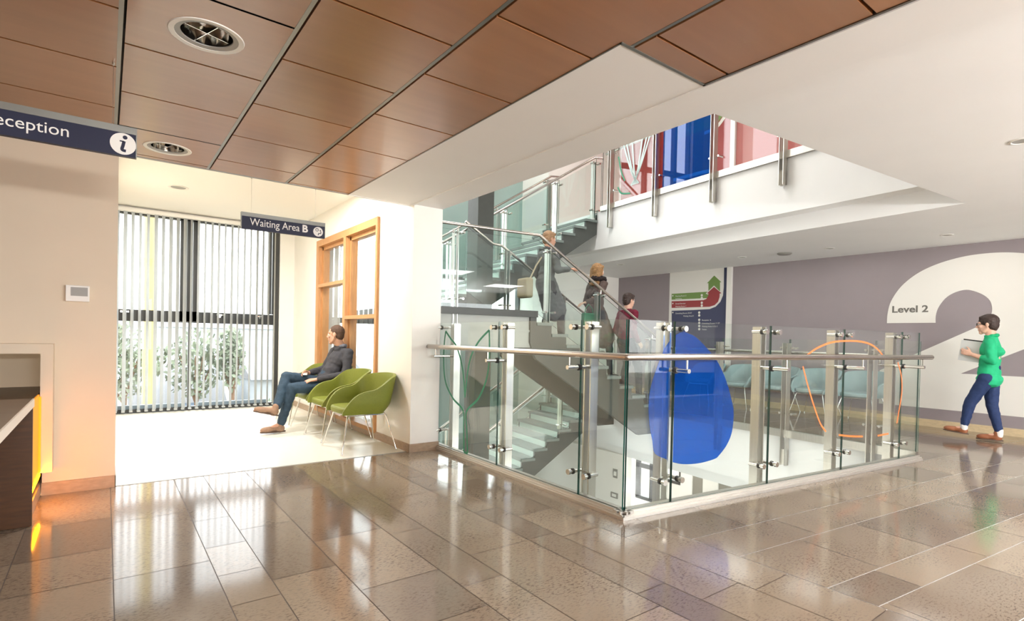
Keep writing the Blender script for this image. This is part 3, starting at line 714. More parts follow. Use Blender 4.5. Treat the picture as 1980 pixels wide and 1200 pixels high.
for zl in (1.58, -2.02):
    mb = MB()
    for (s0, s1, t0, t1) in ((-4.3, -2.37, -0.02, 1.10), (-4.3, -3.1, 1.10, 1.60), (-4.3, -3.1, 1.60, 3.05)):
        mb.obox(S(s0, t0, zl - 0.09), D3 * (s1 - s0), N3 * (t1 - t0), (0, 0, 0.09))
    mb.build('landing', 'stair', stair)
    mb = MB()
    mb.obox(S(-4.3, 0.06, zl - 0.52), D3 * 1.95, N3 * 0.05, (0, 0, 0.43)); mb.obox(S(-4.3, 0.04, zl - 0.30), D3 * 1.95, N3 * 0.02, (0, 0, 0.03))
    mb.obox(S(-2.42, 0.06, zl - 0.52), D3 * 0.05, N3 * 1.0, (0, 0, 0.43)); mb.obox(S(-3.15, 1.1, zl - 0.40), D3 * 0.05, N3 * 1.9, (0, 0, 0.31))
    mb.build('landing_beam', noisy(mat('pale_grey_stair_fascia_%d' % int(zl * 10), lin(168, 172, 166), 0.5), 3, 0.05), stair)
# square steel column in the stair well
cm = MB(); c = S(-2.72, 1.22, 0)
cm.box((c.x, c.y, Z1), (c.x + 0.30, c.y + 0.30, 7.4)); o = cm.build('steel_column', 'stair'); tag(o, None, None, None, 'structure')
# ---- balustrades on the stairs
def stair_rail(name, label, t, rail, posts, gz, side, bot=0.10, tube=0.021):
    """rail: list of (s, z); posts: list of s; gz: (top drop, bottom drop) of the glass below the rail"""
    r = empty(name, tuple(S(rail[0][0], t, rail[0][1])), label, 'balustrade')
    mb = MB(); mb.tube([S(s, t, z) for s, z in rail], tube, 14); mb.build('handrail', 'satin', r, smooth=True)
    def zr(s):
        for (a, za), (b, zb) in zip(rail, rail[1:]):
            if min(a, b) - 1e-6 <= s <= max(a, b) + 1e-6: return za + (zb - za) * (s - a) / (b - a)
        return rail[0][1] if abs(s - rail[0][0]) < abs(s - rail[-1][0]) else rail[-1][1]
    ss = sorted(p for p in posts)
    for s in ss:
        mb = MB(); z1 = zr(s) - 0.05; z0 = zr(s) - gz[1] - 0.30
        for d in (-0.034, 0.024): mb.obox(S(s + d, t + side * 0.045, z0), D3 * 0.010, N3 * side * 0.07, (0, 0, z1 - z0))
        p = mb.build('post', 'steel', r)
        for dz in (0.10, gz[1] - 0.14):
            k = MB(); z = zr(s) - dz
            k.cyl(S(s - 0.08, t + side * 0.06, z + 0.0), S(s + 0.08, t + side * 0.06, z), 0.009, 8)
            for g_ in (-0.08, 0.08): k.cyl(S(s + g_, t + side * 0.07, z), S(s + g_, t - side * 0.02, z), 0.016, 10)
            k.build('glass_clamp', 'bolt', p, smooth=True)
        k = MB(); k.cyl(S(s, t + side * 0.07, zr(s) - 0.08), S(s, t, zr(s) - 0.08), 0.009, 8); k.cyl(S(s, t, zr(s) - 0.08), S(s, t, zr(s)), 0.006, 8); k.build('rail_bracket', 'bolt', p, smooth=True)
    nodes = sorted(set([round(s, 3) for s in ss] + [rail[0][0], rail[-1][0]]))
    for a, b in zip(nodes, nodes[1:]):
        if b - a < 0.12: continue
        a2, b2 = a + 0.006, b - 0.006
        cuts = [a2] + [s for s, z in rail if a2 < s < b2] + [b2]
        top = [S(s, t + side * 0.02, zr(s) - gz[0]) for s in cuts]; bt = [S(s, t + side * 0.02, zr(s) - gz[1]) for s in cuts[::-1]]
        mb = MB(); mb.prism(top + bt, N3 * side * 0.012); mb.m = [0, 0] + [1] * (len(mb.f) - 2)
        mb.build('glass_panel', ('glassg', 'glassedge'), r)
    return r
def sT(x, y, t): q = onplane(x, y, (SN.x, SN.y, 0), S(0, t, 0)); return (Vector((q.x, q.y)) - S0).dot(SD)
pa = [sT(884, 560, 0), sT(1064, 560, 0), sT(1161, 610, 0), sT(1283, 700, 0) if False else -0.12]
stair_rail('stair_balustrade', 'glass balustrade with sloping steel handrail on the front side of the stair with three people', 0.0,
           [(-3.92, 2.65), (-2.36, 2.65), (0.02, 1.23)], pa, (0.07, 1.10), 1)
stair_rail('stair_balustrade', 'glass balustrade on the well side of the stair with three people', 1.08,
           [(-3.0, 2.95), (-2.52, 2.66), (-2.36, 2.65), (0.02, 1.23)], [-2.30, -1.2, -0.1], (0.07, 1.05), -1)
pb = [sT(1140, 400, 1.6), sT(1078, 400, 1.6), sT(980, 430, 1.6)]
stair_rail('stair_balustrade', 'glass balustrade with handrail on the front side of the upper flight', 1.6,
           [(-3.15, 2.68), (-0.1, 4.60), (0.1, 4.62)], [-0.06] + pb[1:] + [-3.0], (0.07, 1.12), 1)
stair_rail('stair_balustrade', 'glass balustrade on the window side of the upper flight', 3.03,
           [(-3.15, 2.68), (-0.1, 4.60), (0.1, 4.62)], [-2.6, -1.4, -0.2], (0.07, 1.12), -1)
stair_rail('stair_balustrade', 'glass balustrade with handrail beside the flight going down', 1.6,
           [(-3.15, -0.95), (-0.1, 0.99), (0.1, 1.0)], [-0.12, -0.72, -2.0, -3.0], (0.07, 1.12), 1)
stair_rail('stair_balustrade', 'glass balustrade on the window side of the flight going down', 3.03,
           [(-3.15, -0.95), (-0.1, 0.99), (0.1, 1.0)], [-0.12, -1.2, -2.4], (0.07, 1.12), -1)
# ---- balustrades along the far slab edge, our level and the level above
FD = Vector((0, 1)); FN = Vector((-1, 0))
def edge_balustrade(z, ys, y0, y1, label, films=()):
    r = empty('edge_balustrade', (7.2, 5.2, z), label, 'balustrade')
    mb = MB(); mb.box((7.165, y0, z - 0.01), (7.215, y1, z + 0.085)); mb.build('base_channel', 'steel', r)
    for y in ys:
        mb = MB()
        for d in (-0.035, 0.025): mb.box((7.185, y + d, z - 0.36), (7.10, y + d + 0.010, z + 1.20))
        mb.box((7.175, y - 0.035, z - 0.36), (7.155, y + 0.035, z - 0.16))
        p = mb.build('post', 'steel', r)
        for dz in (1.14, 0.30):
            k = MB(); k.cyl((7.17, y - 0.08, z + dz), (7.17, y + 0.08, z + dz), 0.009, 8)
            for g_ in (-0.08, 0.08): k.cyl((7.14, y + g_, z + dz), (7.24, y + g_, z + dz), 0.015, 10)
            k.build('glass_clamp', 'bolt', p, smooth=True)
    edges = [y0] + list(ys) + [y1]
    for i, (a, b) in enumerate(zip(edges, edges[1:])):
        if b - a < 0.15: continue
        m = 'glass'
        mb = MB(); mb.box((7.205, a + 0.006, z + 0.05), (7.219, b - 0.006, z + 1.25)); mb.m = [1, 1, 1, 0, 1, 0]
        mb.build('glass_panel', (m, 'glassedge'), r)
    mb = MB(); mb.tube([(7.29, y0, z + 1.08), (7.29, y1, z + 1.08)], 0.021, 12)
    for y in ys: mb.cyl((7.17, y, z + 1.0), (7.30, y, z + 1.0), 0.012, 8); mb.cyl((7.29, y, z + 1.0), (7.29, y, z + 1.08), 0.006, 8)
    mb.build('handrail', 'satin', r, smooth=True)
    return r
def tE(x, y): q = onplane(x, y, (SD.x, SD.y, 0), (7.2 - 0.07, 5.2, 0)); return 5.2 + (Vector((q.x, q.y)) - Vector((7.2, 5.2))).dot(SN)
ya, yb = tE(1517, 800), tE(1684, 790)
ye1 = [yb, ya, 2 * ya - yb]; ye2 = [tE(1512, 340) - 1.05, tE(1512, 340), tE(1377, 372), tE(1265, 400), tE(1178, 420)]
e1 = edge_balustrade(0.0, [y for y in ye1 if y < 5.4], tE(1774, 684), 5.55, 'glass balustrade along the far side of the void, in front of the teal chairs')
e2 = edge_balustrade(Z3, ye2, ye2[0] - 0.9, 7.22, 'upper storey glass balustrade with blue film above the white fascia')
dl = ye2[3] - 5.80
mb = MB(); mb.box((7.200, ye2[2] + 0.05, Z3 + 0.06), (7.203, ye2[3] - 0.10, Z3 + 1.25)); mb.build('film', 'bluefilm', e2)['label'] = 'translucent blue film'
mb = MB(); mb.box((7.200, ye2[3] - 0.10, Z3 + 0.06), (7.203, ye2[3] - 0.02, Z3 + 1.25)); mb.build('film', 'redfilm', e2)['label'] = 'translucent red film'
lv = MB()
for (a, b) in ((q + dl, e + dl) for q, e in ((6.72, 6.25), (6.62, 6.28), (6.45, 6.32), (6.15, 6.36), (6.02, 6.40), (5.92, 6.44))):
    pts = smooth_line([(7.2, b, Z3 + 0.30), (7.2, b + (a - b) * 0.4, Z3 + 0.55), (7.2, a, Z3 + 1.25)], 6); ribbon(lv, pts, 0.035, (-1, 0, 0), 0.001)
lv.build('outline_film', 'palefilm', e2)['label'] = 'pale leaf outlines drawn on the glass'
lv = MB()
for pts in ([(7.199, 6.78, Z3 + 0.9), (7.199, 6.70, Z3 + 0.62), (7.199, 6.60, Z3 + 0.42)], [(7.199, 6.78, Z3 + 0.35), (7.199, 6.68, Z3 + 0.22), (7.199, 6.45, Z3 + 0.17)]): ribbon(lv, smooth_line([(p[0], p[1] + dl, p[2]) for p in pts], 6), 0.03, (-1, 0, 0), 0.001)
lv.build('outline_film', 'greenfilm', e2)['label'] = 'green leaf outlines drawn on the glass'
for e_ in (e1, e2): e_.rotation_euler = (0, 0, math.radians(-6))
# ================================================================== FITTINGS AND SIGNS
for i, (x, y) in enumerate(DOWN):
    r = empty('ceiling_downlight', (x, y, ZC), ('large round recessed downlight in the wood ceiling, nearer the camera', 'large round recessed downlight in the wood ceiling, nearer the window')[i], 'light', 'large wood-ceiling downlights')
    mb = MB(); mb.lathe([(0.128, 0.02), (0.128, -0.002), (0.150, -0.004), (0.153, 0.0), (0.153, 0.004)], (x, y, ZC), 48); mb.build('rim', 'white', r, smooth=True)
    mb = MB(); mb.lathe([(0.128, 0.0), (0.106, 0.004), (0.104, 0.012)], (x, y, ZC), 48); mb.build('inner_ring', 'grey', r, smooth=True)
    mb = MB(); mb.lathe([(0.104, 0.008), (0.100, 0.05), (0.085, 0.10), (0.05, 0.135), (0.001, 0.14)], (x, y, ZC), 48); mb.build('reflector', 'chrome', r, smooth=True)
    mb = MB()
    for a in (0.35, 0.35 + math.pi / 2):
        d = Vector((math.cos(a), math.sin(a), 0)); n = Vector((-d.y, d.x, 0))
        mb.obox(Vector((x, y, ZC + 0.012)) - d * 0.102 - n * 0.001, d * 0.204, n * 0.002, (0, 0, 0.05))
    mb.build('louvre_blade', 'chrome', r)
    mb = MB()
    for k in (-1, 1): mb.cyl((x - 0.06, y + k * 0.035, ZC + 0.085), (x + 0.06, y + k * 0.035, ZC + 0.085), 0.009, 10)
    mb.build('lamp_tube', 'white', r, smooth=True)
def small_light(name, x, y, z, label, grp, r0=0.075, cat='light', white=True):
    r = empty(name, (x, y, z), label, cat, grp)
    mb = MB(); mb.lathe([(r0, 0.001), (r0, -0.004), (r0 * 0.8, -0.007), (r0 * 0.72, -0.002)], (x, y, z), 28); mb.build('rim', 'white', r, smooth=True)
    mb = MB(); mb.lathe([(r0 * 0.72, -0.003), (r0 * 0.6, -0.001), (0.001, -0.001)], (x, y, z), 28); mb.build('diffuser', 'grey', r, smooth=True)
gl_ = 'small hall downlights'
def zp(x, y, z): q = onplane(x, y, (0, 0, 1), (0, 0, z)); return q.x, q.y
for (px, py, lb) in ((1435, 497, 'small recessed ceiling light above the directory wall, next to the ceiling disc'), (1604, 480, 'small recessed ceiling light above the teal chairs'),
                     (1831, 454, 'small recessed ceiling light above the big figure two'), (1200, 511, 'small recessed ceiling light at the far end of the hall'),
                     (1976, 272, 'recessed ceiling light at the edge of the photo, nearest in the hall')):
    x, y = zp(px, py, ZR); small_light('recessed_light', x, y, ZR, lb, gl_)
x, y = zp(1517, 489, ZR); mb = MB(); mb.lathe([(0.11, 0.0), (0.115, -0.012), (0.09, -0.03), (0.001, -0.034)], (x, y, ZR), 28)
tag(mb.build('ceiling_disc', 'grey', smooth=True), 'flat grey round ceiling disc between two small recessed lights', 'ceiling disc')
x, y = zp(345, 362, 2.94); small_light('recessed_light', x, y, 2.94, 'round recessed light in the white waiting-area ceiling', None, 0.11)
# thermostat
r = empty('thermostat', (-0.16, 5.115, 1.455), 'white square thermostat on the pale wall beside the reception niche', 'thermostat')
mb = MB(); mb.box((-0.235, 5.085, 1.395), (-0.098, 5.115, 1.512)); mb.build('housing', 'white', r, bevel=0.004)
mb = MB(); mb.box((-0.205, 5.082, 1.435), (-0.108, 5.086, 1.498)); mb.build('screen', 'grey', r)
def fit(o, w=None):
    return o
def lettering(s, font_h, org, ux, par, m='txt', name='lettering', depth=0.0008, bold=0.0, align='LEFT', shear=0.0):
    return text_mesh(name, s, font_h / 0.69, org, ux, (0, 0, 1), m, par, depth, shear, bold, align)
# hanging signs
def hanging_sign(name, x0, x1, z0, z1, y, label, cables):
    r = empty(name, ((x0 + x1) / 2, y, z0), label, 'sign')
    mb = MB(); mb.box((x0, y, z0), (x1, y + 0.03, z1 - 0.034)); mb.build('sign_face', 'navy', r)
    mb = MB(); mb.box((x0, y - 0.002, z1 - 0.034), (x1, y + 0.032, z1)); mb.box((x0 - 0.004, y - 0.002, z0), (x0, y + 0.032, z1)); mb.box((x1, y - 0.002, z0), (x1 + 0.004, y + 0.032, z1)); mb.build('sign_cap', 'signcap', r)
    for cx_, ty in cables:
        mb = MB(); mb.cyl((cx_, y + 0.015, z1), (cx_, y + 0.015, ZC), 0.0012, 6); mb.cyl((cx_, y + 0.015, ZC - 0.012), (cx_, y + 0.015, ZC), 0.006, 8); mb.build('cable', 'steel', r)
    return r
ys = 5.125
def sx_(x, y_): q = onplane(x, y_, (0, 1, 0), (0, ys, 0)); return q.x, q.z
x0, z1 = sx_(467.5, 408.5); x1, _ = sx_(628, 433); _, z0 = sx_(468, 441)
r = hanging_sign('waiting_sign', x0, x1, z0, z1, ys, 'navy hanging sign reading Waiting Area B', [(sx_(487, 380)[0], 0), (sx_(611, 380)[0], 0)])
hc = 0.062; bl = z0 + 0.036
xt = sx_(483, 440)[0]; xb_ = sx_(584, 447)[0]
o = lettering('Waiting Area', hc, (xt, ys - 0.001, bl), (1, 0, 0), r)
wv = max(v.co.x for v in o.data.vertices) - min(v.co.x for v in o.data.vertices); k = (xb_ - 0.022 - xt) / wv
for v in o.data.vertices: v.co.x = xt + (v.co.x - xt) * k
lettering('B', hc, (xb_, ys - 0.001, bl), (1, 0, 0), r, bold=0.003)
ic = Vector((sx_(615, 447)[0], ys - 0.001, (z0 + z1 - 0.034) / 2)); R2 = 0.044
mb = MB(); mb.cyl(ic, ic + Vector((0, -0.001, 0)), R2, 32); ich = mb.build('icon', 'txt', r)
mb = MB(); nn = (0, -1, 0); q = ic + Vector((-0.010, -0.0015, 0.017))
ribbon(mb, [q + Vector((math.cos(t), 0, math.sin(t))) * 0.013 for t in np.linspace(0, 2 * math.pi, 24)], 0.004, nn, 0.0005); ribbon(mb, [q + Vector((0, 0, 0.01)), q, q + Vector((0.008, 0, 0))], 0.003, nn, 0.0005)
q = ic + Vector((0.016, -0.0015, 0)); mb.cyl(q + Vector((0.004, 0, 0.012)), q + Vector((0.004, -0.0005, 0.012)), 0.006, 12)
ribbon(mb, [q + Vector((0.008, 0, 0.004)), q + Vector((0.008, 0, -0.014)), q + Vector((-0.010, 0, -0.014)), q + Vector((-0.016, 0, -0.030))], 0.008, nn, 0.0005); mb.build('pictogram', 'navy', ich)
ys = 3.4
x1, _ = sx_(265, 248); _, z1 = sx_(265, 249); _, z0 = sx_(265, 306)
r = hanging_sign('reception_sign', x1 - 1.15, x1 - 0.004, z0, z1, ys, 'navy hanging sign with white i symbol, reading Reception', [(x1 - 0.10, 0), (x1 - 1.05, 0)])
xe = sx_(133, 260)[0]; bl = z0 + 0.043
o = lettering('Reception', 0.066, (0, ys - 0.001, bl), (1, 0, 0), r)
xs_ = [v.co.x for v in o.data.vertices]; k = 0.305 / (max(xs_) - min(xs_)); mx_ = max(xs_)
for v in o.data.vertices: v.co.x = xe + (v.co.x - mx_) * k; v.co.z = bl + (v.co.z - bl) * max(k, 0.72)
ic = Vector((sx_(238, 278)[0], ys - 0.001, z0 + 0.060)); mb = MB(); mb.cyl(ic, ic + Vector((0, -0.001, 0)), 0.054, 36); ich = mb.build('icon', 'txt', r)
mb = MB(); q = ic + Vector((0.0, -0.0015, 0))
mb.cyl(q + Vector((0.008, 0, 0.033)), q + Vector((0.008, -0.0005, 0.033)), 0.010, 14)
ribbon(mb, [q + Vector((-0.014, 0, 0.012)), q + Vector((0.004, 0, 0.012))], 0.006, nn, 0.0005)
ribbon(mb, smooth_line([tuple(q + Vector((0.004, 0, 0.014))), tuple(q + Vector((0.0, 0, -0.008))), tuple(q + Vector((-0.004, 0, -0.030))), tuple(q + Vector((0.012, 0, -0.034)))], 5), [0.014] * 16, nn, 0.0005)
mb.build('pictogram', 'navy', ich)
# figure two on the feature wall
XW = 9.868
two = [(3.32, 1.55), (3.315, 1.70), (3.27, 1.90), (3.14, 2.12), (2.94, 2.30), (2.70, 2.42), (2.42, 2.495), (2.14, 2.52), (1.85, 2.50), (1.55, 2.42), (1.28, 2.26), (1.10, 2.03), (1.04, 1.78), (1.10, 1.56), (1.25, 1.42), (1.71, 1.185), (2.374, 0.815), (0.80, 0.815), (0.80, 0.272), (3.40, 0.272), (3.40, 0.80),
       (2.90, 1.094), (2.36, 1.40), (2.16, 1.52), (2.075, 1.62), (2.05, 1.72), (2.07, 1.84), (2.14, 1.93), (2.26, 2.00), (2.36, 2.02), (2.48, 1.985), (2.58, 1.91), (2.66, 1.78), (2.69, 1.66), (2.69, 1.55)]
r = empty('figure_two', (XW, 2.1, 0.27), 'huge white figure 2 with the words Level 2, painted on the grey purple wall', 'wall number')
mb = MB(); tw = smooth_line([two[0]] + two[1:14], 5) + [two[14]] + two[15:22] + smooth_line(two[22:35], 5)
mb.prism([(XW, y, z) for y, z in tw], (-0.002, 0, 0)); mb.build('numeral', 'signwhite', r)
def onW(x, y, d=0.003): return onplane(x, y, (1, 0, 0), (9.87 - d, 0, 0))
q = onW(1724, 604); q2 = onW(1795, 600); o = lettering('Level 2', 0.098, (XW - 0.003, q.y, q.z), (0, -1, 0), r, 'darktext', bold=0.004)
ymin = min(v.co.y for v in o.data.vertices); k = (q.y - q2.y) / (q.y - ymin)
for v in o.data.vertices: v.co.y = q.y + (v.co.y - q.y) * k
mb = MB()
for (a, b) in ((1576, 1584), (1600, 1606)):                             # small notches of grey lettering further along the wall
    pass
# directory panel
r = empty('directory_sign', (XW, 6.78, 0.4), 'tall white and navy directory panel with green and red arrows on the far wall', 'sign')
mb = MB(); mb.box((9.862, 6.08, 0.45), (9.87, 7.48, 2.679)); mb.build('board', 'signwhite', r)
mb = MB(); mb.box((9.80, 5.985, 0.45), (9.87, 6.075, 2.679)); mb.build('edge_bar', 'signwhite', r)
def vin(name, pts, m, d, par=r):
    mb = MB(); mb.prism([onW(x, y, d) for x, y in pts], (-0.0008, 0, 0)); return mb.build(name, m, par)
vin('navy_field', [(1400.2, 515.5), (1409, 514.7), (1408, 742), (1298.5, 738), (1298.8, 600.5), (1340, 599), (1372, 597.3), (1384, 592.5), (1393, 583), (1398, 571), (1399.5, 555)], 'navyv', 0.0085)
gf = vin('green_arrow', [(1298.7, 567.8), (1369.8, 563.6), (1369.8, 547.2), (1366.8, 547.5), (1381, 532.4), (1395, 545.3), (1392.2, 545.6), (1392.2, 566), (1381, 560), (1369, 576), (1298.7, 579.2)], 'sgreen', 0.0085)
vin('arrow_outline', [(1364.5, 567.5), (1380.6, 551.8), (1397, 568), (1392, 568.5), (1380.6, 557.5), (1369, 569)], 'signwhite', 0.0095)
rf = vin('red_arrow', [(1298.7, 582.2), (1360, 580), (1366, 577.5), (1369.5, 571), (1369.6, 567), (1366.8, 566.8), (1380.6, 554.4), (1395, 566.6), (1391.6, 567.3), (1391.3, 574), (1388.5, 583), (1382, 589.5), (1372, 592.8), (1298.7, 595)], 'sred', 0.0100)
for s, x, y, h in (('Meeting Room 2', 1306, 573.6, 0.028), ('Staff Dining', 1306, 578.4, 0.024), ('Dental Services', 1306, 588.2, 0.028), ('Meeting Room 1', 1306, 593.6, 0.028),
                   ('Consulting Rooms 30-47', 1306, 606.8, 0.028), ('Waiting Area D', 1321, 612, 0.028), ('Reception  B', 1357, 620, 0.028), ('Consulting Rooms 11-27', 1357, 626, 0.028), ('Waiting Areas A, B, C', 1357, 632, 0.028), ('Toilets', 1357, 638, 0.028)):
    q = onW(x, y, 0.0115); lettering(s, h, q, (0, -1, 0), r, depth=0.0004)
mb = MB()
for x, y in ((1357, 570.5), (1357, 575.8), (1357, 585), (1357, 590.5), (1352, 604), (1352, 609.5), (1352, 618), (1352, 624), (1352, 630), (1352, 636)):
    q = onW(x, y, 0.0105); mb.cyl(q, q - Vector((0.001, 0, 0)), 0.026, 14)
for x, y in ((1301, 571.5), (1301, 586.5), (1301, 604)): q = onW(x, y, 0.0105); mb.cyl(q, q - Vector((0.001, 0, 0)), 0.016, 10)
mb.build('icon', 'signwhite', r)
# upper storey directory on the red wall
def onU(x, y, d=0.003): return onW(x, y, d)
r = empty('upper_directory', (XW, 6.78, Z3 + 0.3), 'red and navy directory panel with white curves on the upper storey wall', 'sign')
mb = MB(); mb.box((9.857, 6.08, Z3 + 0.1), (9.867, 7.48, Z3 + 2.6)); mb.build('board', 'sred', r)
mb = MB(); mb.box((9.80, 5.985, Z3 + 0.1), (9.867, 6.075, Z3 + 2.6)); mb.build('edge_bar', 'signwhite', r)
mb = MB(); mb.prism([(9.856, y, z) for y, z in [(7.45, Z3 + 0.1), (6.35, Z3 + 0.1), (6.35, Z3 + 0.8), (6.42, Z3 + 1.0), (6.58, Z3 + 1.08), (7.45, Z3 + 1.08)]], (-0.001, 0, 0)); mb.build('navy_field', 'navyv', r)
mb = MB(); ribbon(mb, smooth_line([(9.854, 6.33, Z3 + 0.1), (9.854, 6.33, Z3 + 0.78), (9.854, 6.42, Z3 + 1.02), (9.854, 6.60, Z3 + 1.10), (9.854, 7.45, Z3 + 1.10)], 6), 0.07, (-1, 0, 0), 0.001)
ribbon(mb, smooth_line([(9.854, 6.25, Z3 + 2.1), (9.854, 6.42, Z3 + 1.95), (9.854, 6.7, Z3 + 1.9)], 6), 0.07, (-1, 0, 0), 0.001); mb.build('white_curve', 'signwhite', r)
mb = MB(); mb.prism([(9.856, y, z) for y, z in [(6.30, Z3 + 2.12), (6.45, Z3 + 1.99), (7.4, Z3 + 1.95), (7.4, Z3 + 2.5), (6.30, Z3 + 2.5)]], (-0.001, 0, 0)); mb.build('green_field', 'sgreen', r)
# plates on the lower wall
for (px, py, w_, h_, nm, lb) in ((1190, 915, 0.10, 0.16, 'light_switch', 'white switch plate on the lower hall wall, above the socket'), (1188, 957, 0.17, 0.10, 'wall_socket', 'double socket plate low on the white lower hall wall')):
    q = onplane(px, py, (1, 0, 0), (7.545, 0, 0)); r = empty(nm, tuple(q), lb, 'socket' if 'socket' in nm else 'switch')
    mb = MB(); mb.box((7.535, q.y - w_ / 2, q.z - h_ / 2), (7.55, q.y + w_ / 2, q.z + h_ / 2)); mb.build('plate', 'grey', r)
    mb = MB(); mb.box((7.532, q.y - w_ * 0.3, q.z - h_ * 0.25), (7.536, q.y + w_ * 0.3, q.z + h_ * 0.25)); mb.build('rocker', 'white', r)
# low counter and partition in the lower hall
r = empty('lower_counter', (9.0, 5.0, Z1), 'grey enclosed counter in the lower hall, seen through the blue film', 'counter')
mb = MB(); mb.box((8.3, 2.6, Z1), (8.5, 5.6, -2.55)); mb.build('front', 'lowergrey', r)
mb = MB(); mb.box((8.25, 2.6, -2.55), (9.3, 5.6, -2.50)); mb.build('top', 'white', r)
mb = MB(); mb.box((8.5, 3.4, Z1), (8.75, 3.9, -0.95)); tag(mb.build('lower_pier', 'wall'), None, None, None, 'structure')
# ---- reception desk
r = empty('reception_desk', (-1.2, 4.3, 0), 'dark walnut reception desk with brown worktop and glowing amber side', 'desk')
mb = MB(); mb.box((-2.6, 2.4, 0.722), (-0.348, 4.36, 0.77)); mb.build('worktop', 'desktop', r)
mb = MB(); mb.box((-0.348, 2.4, 0.722), (-0.340, 4.362, 0.77)); mb.build('worktop_edge', 'deskedge', r)
mb = MB(); mb.box((-2.6, 4.335, 0.004), (-0.345, 4.36, 0.722)); mb.build('end_panel', 'desk', r)
mb = MB(); mb.box((-2.6, 4.36, 0.09), (-0.37, 5.60, 0.74)); mb.build('carcass', 'desk', r)
mb = MB(); mb.box((-2.6, 4.36, 0.002), (-0.362, 5.60, 0.09)); mb.build('plinth', 'stonebase', r)
mb = MB(); mb.box((-0.37, 4.40, 0.19), (-0.362, 4.975, 0.735)); mb.build('light_panel', 'amber', r)['label'] = 'glowing amber light panel'
mb = MB(); mb.box((-0.362, 4.93, 0.20), (-0.352, 4.978, 0.72)); mb.build('light_strip', 'amberstrip', r)
mb = MB(); mb.box((-0.362, 4.42, 0.172), (-0.354, 4.97, 0.186)); mb.build('plinth_light', 'amberled', r)['label'] = 'thin amber strip light above the plinth'
# ---- vertical blind
r = empty('vertical_blind', (1.14, 9.40, 2.9), 'pale vertical slat blind hanging across the tall waiting-area window', 'blind')
mb = MB(); mb.box((0.07, 9.36, 2.855), (2.26, 9.44, 2.91)); mb.build('head_rail', 'white', r)
mb = MB(); dv = Vector((math.sin(math.radians(30)), math.cos(math.radians(30)), 0)); nv = Vector((dv.y, -dv.x, 0))
nS = 24
for i in range(nS):
    x = 0.095 + i * 0.0900; tw = 1 + 0.25 * rng.uniform(-1, 1)
    d = Vector((dv.x * tw, dv.y, 0)).normalized(); n = Vector((d.y, -d.x, 0))
    mb.obox(Vector((x, 9.352, 0.045)), d * 0.089, n * 0.0016, (0, 0, 2.81))
for i in range(nS): x = 0.095 + i * 0.09; mb.box((x, 9.355, 0.028), (x + 0.04, 9.43, 0.046))
mb.build('slats', 'blind', r)
